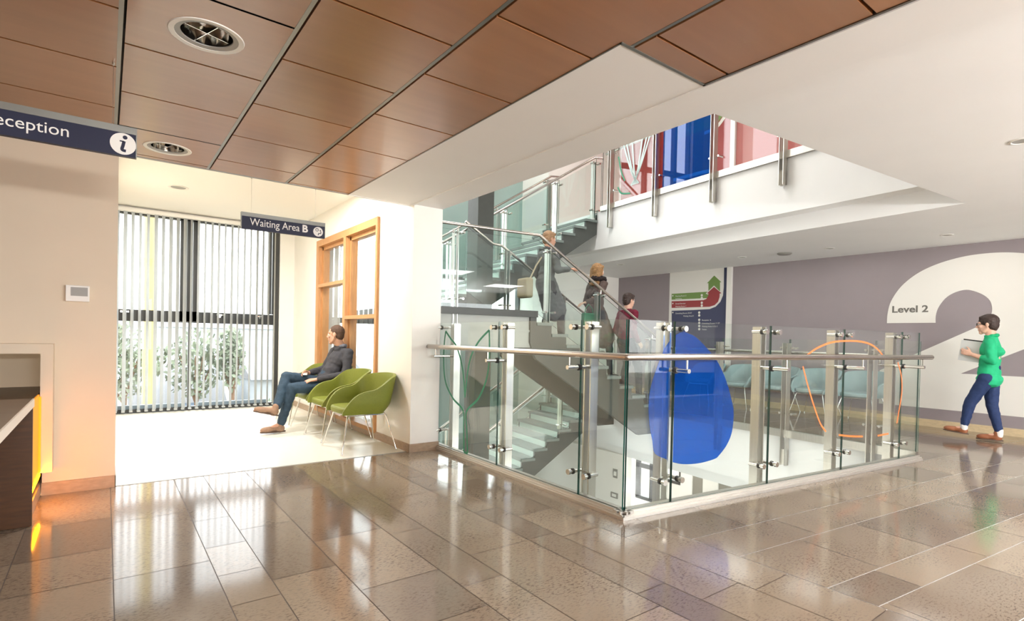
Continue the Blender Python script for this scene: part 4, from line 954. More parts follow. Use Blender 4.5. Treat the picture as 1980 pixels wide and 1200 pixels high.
# ================================================================== CHAIRS
def make_chair(fab):
    r = empty('tub_chair', (0, 0, 0))
    # shell: runs from the near arm round the back to the far arm; chair faces -X
    path = []; N = 40
    for i in range(N + 1):
        u = i / N * 2 - 1                                            # -1 .. 1
        a = abs(u); sg = -1 if u < 0 else 1
        if a > 0.5:
            k = (a - 0.5) / 0.5; x = 0.10 - 0.37 * k; y = sg * (0.285 - 0.02 * k)
        else:
            t = a / 0.5 * math.pi / 2; x = 0.10 + 0.165 * math.cos(t); y = sg * 0.285 * math.sin(t)
        path.append((x, y, a))
    def top(a):
        if a < 0.3: return 0.785 - 0.02 * (a / 0.3) ** 2
        if a < 0.62: k = (a - 0.3) / 0.32; return 0.765 - 0.135 * (k * k * (3 - 2 * k))
        k = (a - 0.62) / 0.38; return 0.63 - 0.04 * k - 0.17 * k ** 3.2
    def bot(a): return 0.445 if a < 0.28 else 0.385 + 0.06 * max(0, (0.40 - a) / 0.12) if a < 0.40 else 0.385
    rows_ = 8; th = 0.030; vo = []; vi = []
    for (x, y, a) in path:
        i_ = path.index((x, y, a)); p0_, p1_ = path[max(i_ - 1, 0)], path[min(i_ + 1, N)]; n = Vector((p1_[1] - p0_[1], p0_[0] - p1_[0], 0)).normalized(); q_ = min(1, max(0, (a - 0.25) / 0.4)); q_ = q_ * q_ * (3 - 2 * q_)
        for j in range(rows_ + 1):
            k = j / rows_; z = bot(a) + (top(a) - bot(a)) * k
            fl_ = (z - 0.385) * (0.20 - 0.10 * q_) - 0.03 * max(0, 1 - (z - 0.385) / 0.10)
            p = Vector((x, y, z)) + n * fl_
            vo.append(p + n * th / 2); vi.append(p - n * th / 2)
    R1 = rows_ + 1; nv_ = len(vo); fs = []
    for i in range(N):
        for j in range(rows_):
            a, b, c, d = i * R1 + j, (i + 1) * R1 + j, (i + 1) * R1 + j + 1, i * R1 + j + 1
            fs += [(a, b, c, d), (nv_ + a, nv_ + d, nv_ + c, nv_ + b)]
        a, b = i * R1 + rows_, (i + 1) * R1 + rows_; fs.append((a, b, nv_ + b, nv_ + a))
        a, b = i * R1, (i + 1) * R1; fs.append((a, nv_ + a, nv_ + b, b))
    for i in (0, N):
        for j in range(rows_):
            a, d = i * R1 + j, i * R1 + j + 1; f = (a, d, nv_ + d, nv_ + a); fs.append(f if i == 0 else f[::-1])
    mb = MB(); mb.add(vo + vi, fs); o = mb.build('shell', fab, r, smooth=True, angle=180)
    b = o.modifiers.new('edge', 'BEVEL'); b.width = 0.010; b.segments = 3; b.limit_method = 'ANGLE'; b.angle_limit = math.radians(50)
    mb = MB(); P = []
    for k in range(28):
        t = 2 * math.pi * k / 28; c, s_ = math.cos(t), math.sin(t); e = 0.55
        P.append((-0.02 + 0.245 * math.copysign(abs(c) ** e, c), 0.255 * math.copysign(abs(s_) ** e, s_)))
    mb.prism([(x, y, 0.385) for x, y in P], (0, 0, 0.068)); mb.build('seat', fab, r, bevel=0.022, smooth=True)
    mb = MB(); mb.tube([(-0.20, -0.20, 0.372), (0.19, -0.20, 0.372), (0.19, 0.20, 0.372), (-0.20, 0.20, 0.372)], 0.010, 8, closed=True); mb.build('seat_frame', 'chrome', r, smooth=True)
    for sx2, sy2 in ((-1, -1), (-1, 1), (1, -1), (1, 1)):
        mb = MB(); f = (-0.288 if sx2 < 0 else 0.288, sy2 * 0.298, 0.0)
        mb.tube([(sx2 * 0.19, sy2 * 0.19, 0.378), (sx2 * 0.205, sy2 * 0.21, 0.36), (f[0], f[1], 0.004)], [0.0085, 0.009, 0.006], 10); mb.cyl((f[0], f[1], 0.0), (f[0], f[1], 0.012), 0.010, 10)
        mb.build('leg', 'chrome', r, smooth=True)
    return r
def place(proto, first, x, y, rz, label, grp):
    c = proto if first else copy_tree(proto)
    c.location = (x, y, 0.002); c.rotation_euler = (0, 0, rz)
    tag(c, label, 'chair', grp); return c
pg = make_chair('greenfab')
for i, (x, y, rz, lb) in enumerate(((2.150, 5.545, 0.0, 'olive green tub chair on chrome legs, empty and nearest the camera'),
                                    (2.175, 6.285, 0.02, 'olive green tub chair between the seated man and the nearest chair'),
                                    (2.195, 6.940, 0.02, 'olive green tub chair the man is sitting on'),
                                    (2.185, 7.640, 0.02, 'olive green tub chair behind the man, next to the window'))):
    place(pg, i == 0, x, y, rz, lb, 'olive green waiting chairs')
pt = make_chair('tealfab')
for i, (y, lb) in enumerate(((3.50, 'pale teal tub chair under the figure two, seen last in the row'), (4.20, 'pale teal tub chair second from the figure two'), (4.87, 'pale teal tub chair in the middle of the wall row'),
                             (5.54, 'pale teal tub chair partly behind the edge of the blue film'), (6.30, 'pale teal tub chair seen through the blue film'))):
    place(pt, i == 0, 9.47, y, 0.0, lb, 'pale teal chairs along the wall')

# ================================================================== PEOPLE
from mathutils import noise as mnoise
def cap(mb, a, ra, b, rb, n=14):
    """closed tapered capsule"""
    a, b = Vector(a), Vector(b); L_ = (b - a).length
    if L_ < 1e-5: return mb.sphere(a, max(ra, rb), n)
    prof = [(0.0008, -ra)] + [(ra * math.sin(t), -ra * math.cos(t)) for t in (0.4, 0.8, 1.2, 1.57)] + [(rb * math.cos(t), L_ + rb * math.sin(t)) for t in (0, 0.4, 0.8, 1.2)] + [(0.0008, L_ + rb)]
    o = len(mb.v); mb.lathe(prof, a, n, 0, b - a); k = len(prof)
    mb.f.append([o + i for i in range(n - 1, -1, -1)]); mb.m.append(0); mb.t.append(.5)
    mb.f.append([o + (k - 1) * n + i for i in range(n)]); mb.m.append(0); mb.t.append(.5); return mb
def ell(mb, c, f, l, u, rf, rl, ru, n=16):
    o = len(mb.v); mb.sphere((0, 0, 0), 1, n); c = Vector(c)
    for i in range(o, len(mb.v)):
        x, y, z = mb.v[i]; mb.v[i] = tuple(c + f * (x * rf) + l * (y * rl) + u * (z * ru))
def skin(mb, name, m, parent, voxel, smooth=4, wrinkle=0.0, wscale=14, split=None):
    """melt overlapping closed shapes into one continuous surface"""
    me = bpy.data.meshes.new(name); me.from_pydata(mb.v, [], mb.f); me.update()
    t = bpy.data.objects.new(name, me)
    rm = t.modifiers.new('r', 'REMESH'); rm.mode = 'VOXEL'; rm.voxel_size = voxel; rm.use_smooth_shade = True
    sm = t.modifiers.new('s', 'SMOOTH'); sm.iterations = smooth; sm.factor = 0.5
    out = bake(t)
    if wrinkle:
        n_ = len(out.vertices); co = np.empty(n_ * 3, 'f'); no = np.empty(n_ * 3, 'f')
        out.vertices.foreach_get('co', co); out.vertex_normals.foreach_get('vector', no)
        q = co.reshape(-1, 3) * wscale
        k = np.array([mnoise.noise((p[0], p[1], p[2] * 1.8)) + 0.5 * mnoise.noise((p[0] * 2.3, p[1] * 2.3, p[2] * 2.3)) for p in q], 'f') * wrinkle
        out.vertices.foreach_set('co', (co.reshape(-1, 3) + no.reshape(-1, 3) * k[:, None]).ravel())
    out.name = name; out.materials.clear()
    for q in (m if isinstance(m, (list, tuple)) else [m]): out.materials.append(MT[q] if isinstance(q, str) else q)
    if split:
        for p in out.polygons: p.material_index = split(p.center)
    out.polygons.foreach_set('use_smooth', [True] * len(out.polygons)); out.update()
    o = bpy.data.objects.new(name, out); COL.objects.link(o)
    if parent: o.parent = parent; o.matrix_parent_inverse = parent_mw(parent).inverted()
    return o
def hand(mb, w, d, side, pn, curl=0.5, sc=1.0, fan=0.06):
    """w wrist, d pointing to the fingers, side towards the thumb, pn palm normal (fingers curl towards it)"""
    w = Vector(w); d = Vector(d).normalized(); pn = Vector(pn); pn = (pn - d * pn.dot(d)).normalized(); side = d.cross(pn).normalized() * (1 if d.cross(pn).dot(Vector(side)) > 0 else -1)
    kn = []
    for i, off in enumerate((0.029, 0.010, -0.010, -0.028)):
        k = w + d * (0.085 - 0.006 * abs(i - 1)) * sc + side * off * sc; kn.append(k)
        cap(mb, w + side * off * 0.55 * sc + d * 0.01, 0.0145 * sc, k, 0.0115 * sc, 10)
    for i, ln in enumerate((0.068, 0.077, 0.070, 0.055)):
        p = kn[i]; ang = 0.25 * curl; fdir = (d + side * fan * (1.5 - i)).normalized()
        for j, f_ in enumerate((0.46, 0.31, 0.23)):
            ang += curl * (0.55 + 0.25 * ((i * 7 + j * 3) % 3 - 1) * 0.3)
            q = p + (fdir * math.cos(ang) + pn * math.sin(ang)) * ln * f_ * sc
            cap(mb, p, (0.0095 - 0.0008 * j) * sc, q, (0.0088 - 0.0009 * j) * sc, 8); p = q
    p = w + d * 0.022 * sc + side * 0.022 * sc + pn * 0.006
    for j, (a1, a2, l_) in enumerate(((0.75, 0.35, 0.040), (0.45, 0.35, 0.032), (0.25, 0.45, 0.026))):
        q = p + (d * math.cos(a1) + side * math.sin(a1) + pn * a2).normalized() * l_ * sc
        cap(mb, p, (0.0125 - 0.0012 * j) * sc, q, (0.0112 - 0.0014 * j) * sc, 8); p = q
def person(label, J, cols, hairstyle='short', voxel=0.0065, female=False, collar=None, long_coat=False, hem=None, sleeve=1.0, ankles=False):
    V = {k: Vector(v) if isinstance(v, (tuple, list)) and len(v) == 3 and not isinstance(v[0], (tuple, list)) else v for k, v in J.items()}
    root = empty('person', (V['pelvis'].x, V['pelvis'].y, min(V['toL'].z, V['toR'].z) - 0.03), label, 'person')
    c = V['head']; f = V['look'].normalized(); u = V.get('up', Vector((0, 0, 1))); u = (u - f * u.dot(f)).normalized(); l = u.cross(f).normalized()
    g = 0.94 if female else 1.0
    mb = MB()
    ell(mb, c + u * 0.034 - f * 0.012, f, l, u, 0.097 * g, 0.076 * g, 0.090 * g); ell(mb, c - u * 0.040 + f * 0.020, f, l, u, 0.074 * g, 0.060 * g, 0.080 * g)
    mb.sphere(c - u * 0.100 + f * 0.060, 0.026, 12); cap(mb, c - u * 0.085 + f * 0.03 + l * 0.03, 0.024, c - u * 0.045 - f * 0.005 + l * 0.05, 0.022); cap(mb, c - u * 0.085 + f * 0.03 - l * 0.03, 0.024, c - u * 0.045 - f * 0.005 - l * 0.05, 0.022)
    cap(mb, c + u * 0.012 + f * 0.086, 0.009, c - u * 0.030 + f * 0.106, 0.012, 10)
    for s_ in (-1, 1):
        mb.sphere(c - u * 0.034 + f * 0.094 + l * s_ * 0.011, 0.009, 8); cap(mb, c + u * 0.026 + f * 0.086 + l * s_ * 0.012, 0.010, c + u * 0.026 + f * 0.070 + l * s_ * 0.045, 0.010, 8)
        ell(mb, c - u * 0.006 - f * 0.010 + l * s_ * 0.078, f, l, u, 0.020, 0.010, 0.033, 10); mb.sphere(c - u * 0.02 + f * 0.062 + l * s_ * 0.036, 0.024, 10)
    cap(mb, c - u * 0.060 + f * 0.086 - l * 0.016, 0.008, c - u * 0.060 + f * 0.086 + l * 0.016, 0.008, 8); cap(mb, c - u * 0.071 + f * 0.083 - l * 0.013, 0.009, c - u * 0.071 + f * 0.083 + l * 0.013, 0.009, 8)
    nb = V['neck']; cap(mb, c - u * 0.06 - f * 0.028, 0.056 * g, nb, 0.062 * g); ch = V['chest']; pe = V['pelvis']
    cap(mb, V['shL'], 0.05, V['shR'], 0.05); cap(mb, nb, 0.06, ch, 0.10); cap(mb, ch, 0.10, pe, 0.10)
    for s_ in 'LR':
        cap(mb, V['sh' + s_], 0.046, V['el' + s_], 0.037); cap(mb, V['el' + s_], 0.037, V['wr' + s_], 0.0255)
        cap(mb, V['hi' + s_], 0.072, V['kn' + s_], 0.050); cap(mb, V['kn' + s_], 0.048, V['an' + s_], 0.034); cap(mb, pe, 0.09, V['hi' + s_], 0.07); cap(mb, V['an' + s_] - Vector((0, 0, 0.02)), 0.03, V['to' + s_], 0.022)
        hd = V.get('hand' + s_)
        if hd: hand(mb, V['wr' + s_] + Vector(hd[0]).normalized() * 0.012, *hd)
    skin(mb, 'body', cols['skin'], root, voxel, 3)
    for s_ in (-1, 1):
        mb = MB(); e = c + u * 0.004 + f * 0.077 + l * s_ * 0.031; mb.sphere(e, 0.0125, 12); mb.m = [0] * len(mb.f)
        o_ = len(mb.f); mb.sphere(e + f * 0.0062, 0.0075, 10, 1); mb.build('eye', (MT['white'], MT['dark']), root, smooth=True)
    for s_ in 'LR':                                                   # shoes
        a, t = V['an' + s_], V['to' + s_]; h = V.get('he' + s_) or (a - Vector((0, 0, 0.07)) - (t - a).normalized() * 0.03)
        dv_ = (t - h).normalized(); upv = (Vector((0, 0, 1)) - dv_ * dv_.z); upv = upv.normalized(); sd = dv_.cross(upv)
        mb = MB(); ell(mb, t - dv_ * 0.055 + upv * 0.016, dv_, sd, upv, 0.080, 0.045, 0.038); ell(mb, h + dv_ * 0.035 + upv * 0.025, dv_, sd, upv, 0.058, 0.039, 0.052); cap(mb, h + dv_ * 0.05 + upv * 0.03, 0.034, t - dv_ * 0.06 + upv * 0.022, 0.034); cap(mb, h + dv_ * 0.03 + upv * 0.04, 0.038, h + dv_ * 0.028 + upv * 0.085, 0.037)
        sh = skin(mb, 'shoe', cols['shoe'], root, voxel, 3)
        mb = MB(); P = []
        for k in range(24):
            q = 2 * math.pi * k / 24; L2 = (t - h).length / 2 + 0.028; w_ = 0.040 + 0.006 * math.cos(q); P.append((h + t) / 2 - dv_ * 0.004 + dv_ * L2 * math.cos(q) + sd * w_ * math.sin(q) - upv * 0.018)
        mb.prism(P, upv * 0.016); mb.build('sole', cols['sole'], sh)
        if ankles:
            mb = MB(); cap(mb, a - Vector((0, 0, 0.03)), 0.040, a + Vector((0, 0, 0.03)), 0.042); skin(mb, 'sock', cols['sock'], root, voxel, 2)
    mb = MB(); cap(mb, pe, 0.125 * g, pe + (ch - pe) * 0.3, 0.120 * g)
    for s_ in 'LR':
        cap(mb, V['hi' + s_], 0.092, V['kn' + s_], 0.066); an = V['an' + s_]; kn = V['kn' + s_]; cap(mb, kn, 0.066, an + (kn - an) * (0.10 if ankles else 0.02), 0.050 if not female else 0.045); cap(mb, pe, 0.115 * g, V['hi' + s_], 0.095)
    skin(mb, 'trousers', cols['trousers'], root, 0.009, 4, 0.006, 13)
    mb = MB(); shm = (V['shL'] + V['shR']) / 2; ax = (V['shL'] - V['shR']).normalized(); tor = (ch - pe).normalized(); fw = tor.cross(ax).normalized()
    cap(mb, V['shL'] - ax * 0.02, 0.066 * g, V['shR'] + ax * 0.02, 0.066 * g)
    ell(mb, ch, fw, ax, tor, 0.118 * g, 0.165 * g, 0.17); ell(mb, (ch + pe) / 2, fw, ax, tor, 0.118 * g, 0.150 * g, 0.18); ell(mb, pe + tor * 0.05, fw, ax, tor, 0.130 * g, 0.165 * g, 0.12)
    cap(mb, nb - tor * 0.02, 0.075 * g, shm, 0.085 * g)
    if female: mb.sphere(ch + fw * 0.07 + ax * 0.065 - tor * 0.01, 0.07, 12); mb.sphere(ch + fw * 0.07 - ax * 0.065 - tor * 0.01, 0.07, 12)
    if hem: 
        hc_ = Vector(hem); ell(mb, (pe + hc_) / 2, fw, ax, tor, 0.125, 0.165, (pe - hc_).length * 0.62); ell(mb, hc_ + tor * 0.09, fw, ax, tor, 0.135, 0.168, 0.10)
    for s_ in 'LR':
        cap(mb, V['sh' + s_], 0.064 * g, V['el' + s_], 0.053 * g)
        if sleeve > 0: w_ = V['el' + s_] + (V['wr' + s_] - V['el' + s_]) * sleeve * 0.93; cap(mb, V['el' + s_], 0.053 * g, w_, 0.040 * g)
    if long_coat:
        kn = (V['knL'] + V['knR']) / 2 + Vector((0, 0, 0.05)); cap(mb, pe, 0.165, kn, 0.19)
    skin(mb, 'coat' if long_coat else 'top', cols['top'], root, 0.009, 4, 0.007, 12)
    if collar:
        mb = MB(); cap(mb, nb + u * 0.015 + l * 0.05 - f * 0.02, 0.024, nb + u * 0.01 + f * 0.055 + l * 0.02, 0.016); cap(mb, nb + u * 0.015 - l * 0.05 - f * 0.02, 0.024, nb + u * 0.01 + f * 0.055 - l * 0.02, 0.016); cap(mb, nb + u * 0.02 - f * 0.055 + l * 0.04, 0.024, nb + u * 0.02 - f * 0.055 - l * 0.04, 0.024)
        if collar == 'fur':
            for k in range(14):
                t = 2 * math.pi * k / 14; mb.sphere(nb + (f * math.cos(t) * 0.085 + l * math.sin(t) * 0.12) + u * (0.01 + 0.02 * rng.random()), 0.055, 8)
        skin(mb, 'collar', cols['collar'], root, 0.008, 2, 0.012 if collar == 'fur' else 0.002, 30)
    mb = MB()                                                         # hair, open at the face
    if hairstyle == 'cropped': ell(mb, c + u * 0.040 - f * 0.018, f, l, u, 0.0985, 0.0785, 0.0900); ell(mb, c - u * 0.006 - f * 0.050, f, l, u, 0.056, 0.070, 0.070)
    else:
        ell(mb, c + u * 0.048 - f * 0.022, f, l, u, 0.106, 0.086, 0.092); ell(mb, c + u * 0.0 - f * 0.055, f, l, u, 0.066, 0.082, 0.09); cap(mb, c + u * 0.085 + f * 0.055 - l * 0.03, 0.028, c + u * 0.085 + f * 0.05 + l * 0.03, 0.028)
        if hairstyle == 'tousled':
            for k in range(22):
                t = rng.uniform(0, 2 * math.pi); q = rng.uniform(0.0, 0.085); mb.sphere(c + u * (0.075 + rng.uniform(-0.02, 0.045)) - f * 0.02 + (f * math.cos(t) + l * math.sin(t)) * q, 0.03, 8)
        if hairstyle == 'long':
            for k in range(-3, 4): cap(mb, c + u * 0.03 - f * 0.05 + l * k * 0.026, 0.045, c - u * 0.21 - f * (0.085 - 0.01 * abs(k)) + l * k * 0.030, 0.032)
            for s_ in (-1, 1): cap(mb, c + u * 0.05 + l * s_ * 0.07, 0.035, c - u * 0.14 - f * 0.02 + l * s_ * 0.085, 0.030)
    skin(mb, 'hair', cols['hair'], root, 0.006, 3, 0.004 if hairstyle != 'cropped' else 0.0, 40)
    return root
SK = noisy(mat('skin', lin(206, 158, 132), 0.5), 30, 0.05); SK2 = noisy(mat('pale_skin', lin(224, 178, 154), 0.5), 30, 0.05)
MT['denim'] = noisy(mat('blue_denim', lin(48, 70, 88), 0.8), 40, 0.15, bump=0.1); MT['denim2'] = noisy(mat('indigo_denim', lin(30, 50, 92), 0.8), 40, 0.12)
MT['sweater'] = noisy(mat('charcoal_knit', lin(66, 66, 71), 0.9), 60, 0.12, bump=0.15); MT['suede'] = noisy(mat('tan_suede', lin(158, 128, 106), 0.85), 40, 0.1)
MT['sole'] = mat('shoe_sole', lin(92, 74, 62), 0.7); MT['shirt'] = mat('grey_check_shirt', lin(126, 130, 142), 0.8); MT['hairbr'] = noisy(mat('cropped_brown_hair', lin(88, 66, 52), 0.8), 60, 0.25)
MT['hairdk'] = noisy(mat('dark_brown_hair', lin(58, 42, 36), 0.6), 50, 0.3); MT['hairbl'] = noisy(mat('light_brown_hair', lin(150, 112, 70), 0.6), 40, 0.3); MT['hairgr'] = noisy(mat('fair_hair', lin(150, 118, 86), 0.6), 50, 0.2)
MT['emerald'] = noisy(mat('emerald_blouse', lin(24, 176, 120), 0.75), 20, 0.06); MT['tan'] = mat('tan_leather_shoe', lin(150, 92, 60), 0.45); MT['socks'] = mat('white_sock', lin(232, 230, 226), 0.8)
MT['brownc'] = noisy(mat('dark_brown_coat', lin(84, 68, 62), 0.9), 30, 0.1); MT['fur'] = noisy(mat('black_fur', lin(38, 28, 28), 0.95), 90, 0.4, bump=0.5); MT['maroon'] = noisy(mat('maroon_jumper', lin(110, 18, 44), 0.85), 40, 0.08)
MT['greyc'] = noisy(mat('slate_coat', lin(98, 98, 98), 0.9), 30, 0.1); MT['black'] = mat('black_trousers', lin(42, 42, 48), 0.8); MT['binder'] = mat('pale_grey_folder', lin(206, 208, 206), 0.5); MT['bagg'] = mat('green_bag', lin(26, 108, 72), 0.6); MT['bagb'] = mat('beige_bag', lin(186, 168, 140), 0.7)
Yv = lambda a, b, c: (a, b, c)
man = person('person in charcoal jumper and jeans sitting cross-legged on a green chair, looking to the window',
    dict(head=(2.345, 6.90, 1.185), look=(-0.80, 0.62, 0.02), neck=(2.405, 6.90, 1.03), chest=(2.385, 6.91, 0.86), pelvis=(2.235, 6.92, 0.565),
         shL=(2.455, 6.735, 0.955), shR=(2.395, 7.075, 0.965), elL=(2.40, 6.665, 0.69), wrL=(2.085, 6.76, 0.635), elR=(2.28, 7.12, 0.735), wrR=(2.045, 6.96, 0.705),
         hiL=(2.20, 6.82, 0.545), knL=(1.80, 6.80, 0.535), anL=(1.685, 6.83, 0.125), toL=(1.478, 6.845, 0.032), heL=(1.705, 6.83, 0.032),
         hiR=(2.20, 7.01, 0.565), knR=(1.755, 6.90, 0.665), anR=(1.615, 6.74, 0.335), toR=(1.375, 6.70, 0.305), heR=(1.600, 6.72, 0.245),
         handL=((-1, 0.12, -0.10), (0, 0.3, 1), (0.0, 0.3, -1), 0.35), handR=((-1, -0.35, -0.15), (0, -0.3, 1), (-0.2, -1, -0.5), 0.7)),
    dict(skin=SK, top='sweater', trousers='denim', shoe='suede', sole='sole', hair='hairbr', collar='shirt', sock='grey'), 'cropped', 0.006, collar='shirt')
r = empty('mobile_phone', (1.965, 6.89, 0.70), 'small pale mobile phone in the hands of the seated person', 'phone')
mb = MB(); mb.obox((1.935, 6.865, 0.682), (0.03, 0.09, 0.03), (0.05, -0.012, 0.0), (0, 0, 0.008)); mb.build('case', 'white', r, bevel=0.002)
wo_ = person('person in emerald green shirt and jeans walking past the figure two, carrying a folder',
    dict(head=(9.05, 1.925, 1.492), look=(-0.10, 1, -0.04), neck=(9.05, 1.880, 1.335), chest=(9.05, 1.885, 1.16), pelvis=(9.05, 1.89, 0.83),
         shL=(8.905, 1.865, 1.265), shR=(9.195, 1.89, 1.265), elL=(8.855, 1.815, 1.03), wrL=(8.915, 2.035, 1.105), elR=(9.245, 1.86, 1.03), wrR=(9.16, 2.06, 1.08),
         hiL=(8.965, 1.895, 0.80), knL=(8.965, 2.055, 0.47), anL=(8.955, 2.105, 0.165), toL=(8.955, 2.30, 0.105), heL=(8.955, 2.085, 0.085),
         hiR=(9.13, 1.885, 0.80), knR=(9.115, 1.865, 0.455), anR=(9.11, 1.785, 0.115), toR=(9.09, 1.985, 0.028), heR=(9.11, 1.775, 0.028),
         handL=((0.25, 1, 0.35), (0, 0, 1), (1, -0.1, 0), 0.45), handR=((-0.5, 1, 0.2), (0, 0, 1), (-1, -0.2, 0.2), 0.5)),
    dict(skin=SK2, top='emerald', trousers='denim2', shoe='tan', sole='sole', hair='hairdk', collar='emerald', sock='socks'), 'short', 0.007, True, collar='plain', hem=(9.05, 1.885, 0.70), sleeve=0.55, ankles=True)
r = empty('folder', (8.99, 2.08, 1.0), 'pale grey folder of papers held by the person in green', 'folder')
mb = MB(); mb.obox((8.985, 1.985, 1.00), (0, 0.215, 0.03), (0.028, 0.0, 0), (0, -0.035, 0.265)); mb.build('cover', 'binder', r, bevel=0.003)
mb = MB(); mb.obox((9.014, 1.955, 1.235), (0, 0.20, 0.028), (0.022, 0, 0), (0, -0.005, 0.045)); mb.build('black_notebook', 'dark', r)
gl = MB(); hb_ = Vector((9.05, 1.925, 1.496)); ff = Vector((-0.10, 1, -0.04)).normalized(); ll = Vector((0, 0, 1)).cross(ff).normalized(); uu = ff.cross(ll)
for s_ in (-1, 1):
    q = hb_ + ff * 0.098 + ll * s_ * 0.033
    gl.tube([q + ll * (0.024 * math.cos(t)) + uu * (0.017 * math.sin(t)) for t in np.linspace(0, 2 * math.pi, 17)[:-1]], 0.0022, 6, closed=True); gl.tube([q + ll * s_ * 0.024, hb_ + ll * s_ * 0.079 - ff * 0.005], 0.002, 6)
gl.tube([hb_ + ff * 0.1 - ll * 0.009, hb_ + ff * 0.1 + ll * 0.009], 0.002, 6); gl.build('glasses', 'dark', wo_, smooth=True)
def climber(label, s, t, z, sgn, h, cols, style, female=False, collar=None, long_coat=False, armL=None, armR=None, lean=0.05):
    """a figure on the steps of the near flight; sgn = -1 walks up (away from the slab edge), +1 walks down"""
    k = h / 1.70
    def P(a, b, c): return tuple(S(s + sgn * a * k, t + b * k, z + c * k))
    F = SD * sgn; l_ = 1 if sgn < 0 else -1                              # the left hand side in t
    l_ = -l_ if False else (-1 if sgn < 0 else 1)
    D = dict(head=P(lean, 0, 1.585), look=(F.x, F.y, -0.08), neck=P(lean * 0.7, 0, 1.43), chest=P(lean * 0.5, 0, 1.24), pelvis=P(0, 0, 0.92),
             shL=P(lean * 0.6, l_ * 0.17, 1.37), shR=P(lean * 0.6, -l_ * 0.17, 1.37), elL=P(-0.03, l_ * 0.23, 1.09), elR=P(-0.05, -l_ * 0.23, 1.09), wrL=P(0.12, l_ * 0.20, 0.90), wrR=P(0.10, -l_ * 0.20, 0.88),
             hiL=P(0, l_ * 0.09, 0.89), hiR=P(0, -l_ * 0.09, 0.89))
    up_ = 0.158 / k if sgn < 0 else -0.158 / k
    D.update(knL=P(0.12, l_ * 0.09, 0.52), anL=P(0.0, l_ * 0.09, 0.115), toL=P(0.17, l_ * 0.09, 0.03), heL=P(-0.03, l_ * 0.09, 0.035))
    D.update(knR=P(0.24, -l_ * 0.09, 0.58 if sgn < 0 else 0.42), anR=P(0.25, -l_ * 0.09, 0.10 + up_), toR=P(0.42, -l_ * 0.09, 0.03 + up_), heR=P(0.22, -l_ * 0.09, 0.035 + up_))
    if sgn > 0: D.update(knR=P(0.22, -l_ * 0.09, 0.44))
    hd = (F.x, F.y, -0.9)
    D.update(handL=(hd, (F.x, F.y, 0.5), (0, -l_, 0), 0.5), handR=(hd, (F.x, F.y, 0.5), (0, l_, 0), 0.5))
    for nm, arm in (('L', armL), ('R', armR)):
        if arm: D['el' + nm] = P(*arm[0]); D['wr' + nm] = P(*arm[1]); dd = Vector(D['wr' + nm]) - Vector(D['el' + nm]); D['hand' + nm] = (tuple(dd), (F.x, F.y, 0.5), (0, 0, -1), 0.6)
    return person(label, D, cols, style, 0.008, female, collar, long_coat)
climber('person with short brown hair in maroon jumper, seen from behind, lowest on the stairs', -0.38, 0.34, 0.316, 1, 1.64, dict(skin=SK2, top='maroon', trousers='black', shoe='black', sole='sole', hair='hairdk', sock='grey'), 'short')
climber('person with long light brown hair and black fur collar, middle one on the stairs', -0.90, 0.50, 0.70, 1, 1.72, dict(skin=SK2, top='brownc', trousers='black', shoe='black', sole='sole', hair='hairbl', collar='fur', sock='grey'), 'long', True, 'fur', True,
        armR=((-0.16, -0.25, 1.12), (-0.38, -0.22, 1.06)), lean=0.03)
climber('person with fair hair in slate coat, coming down the stairs, highest', -1.86, 0.55, 1.106, 1, 1.74, dict(skin=SK, top='greyc', trousers='black', shoe='black', sole='sole', hair='hairgr', collar='greyc', sock='grey'), 'short', False, 'shirt', True, armR=((0.05, -0.24, 1.10), (0.28, -0.2, 1.14)))
r = empty('handbag', tuple(S(-1.30, 0.22, 1.55)), 'green handbag carried by the person with the fur collar', 'bag')
mb = MB(); mb.obox(S(-1.40, 0.16, 1.36), D3 * 0.24, N3 * 0.09, (0, 0, 0.24)); mb.build('bag_body', 'bagg', r, bevel=0.02)
mb = MB(); mb.tube([S(-1.36, 0.205, 1.59), S(-1.34, 0.205, 1.68), S(-1.28, 0.22, 1.74), S(-1.22, 0.205, 1.68), S(-1.20, 0.205, 1.59)], 0.008, 8); mb.build('strap', 'bagg', r, smooth=True)
r = empty('shoulder_bag', tuple(S(-2.15, 0.62, 1.9)), 'beige shoulder bag behind the person in the slate coat', 'bag')
mb = MB(); mb.obox(S(-2.30, 0.40, 1.80), D3 * 0.12, N3 * 0.30, (0, 0, 0.30)); mb.build('bag_body', 'bagb', r, bevel=0.03)
mb = MB(); mb.tube([S(-2.22, 0.45, 2.08), S(-2.08, 0.50, 2.30), S(-1.95, 0.55, 2.44)], 0.012, 8); mb.build('strap', 'bagb', r, smooth=True)
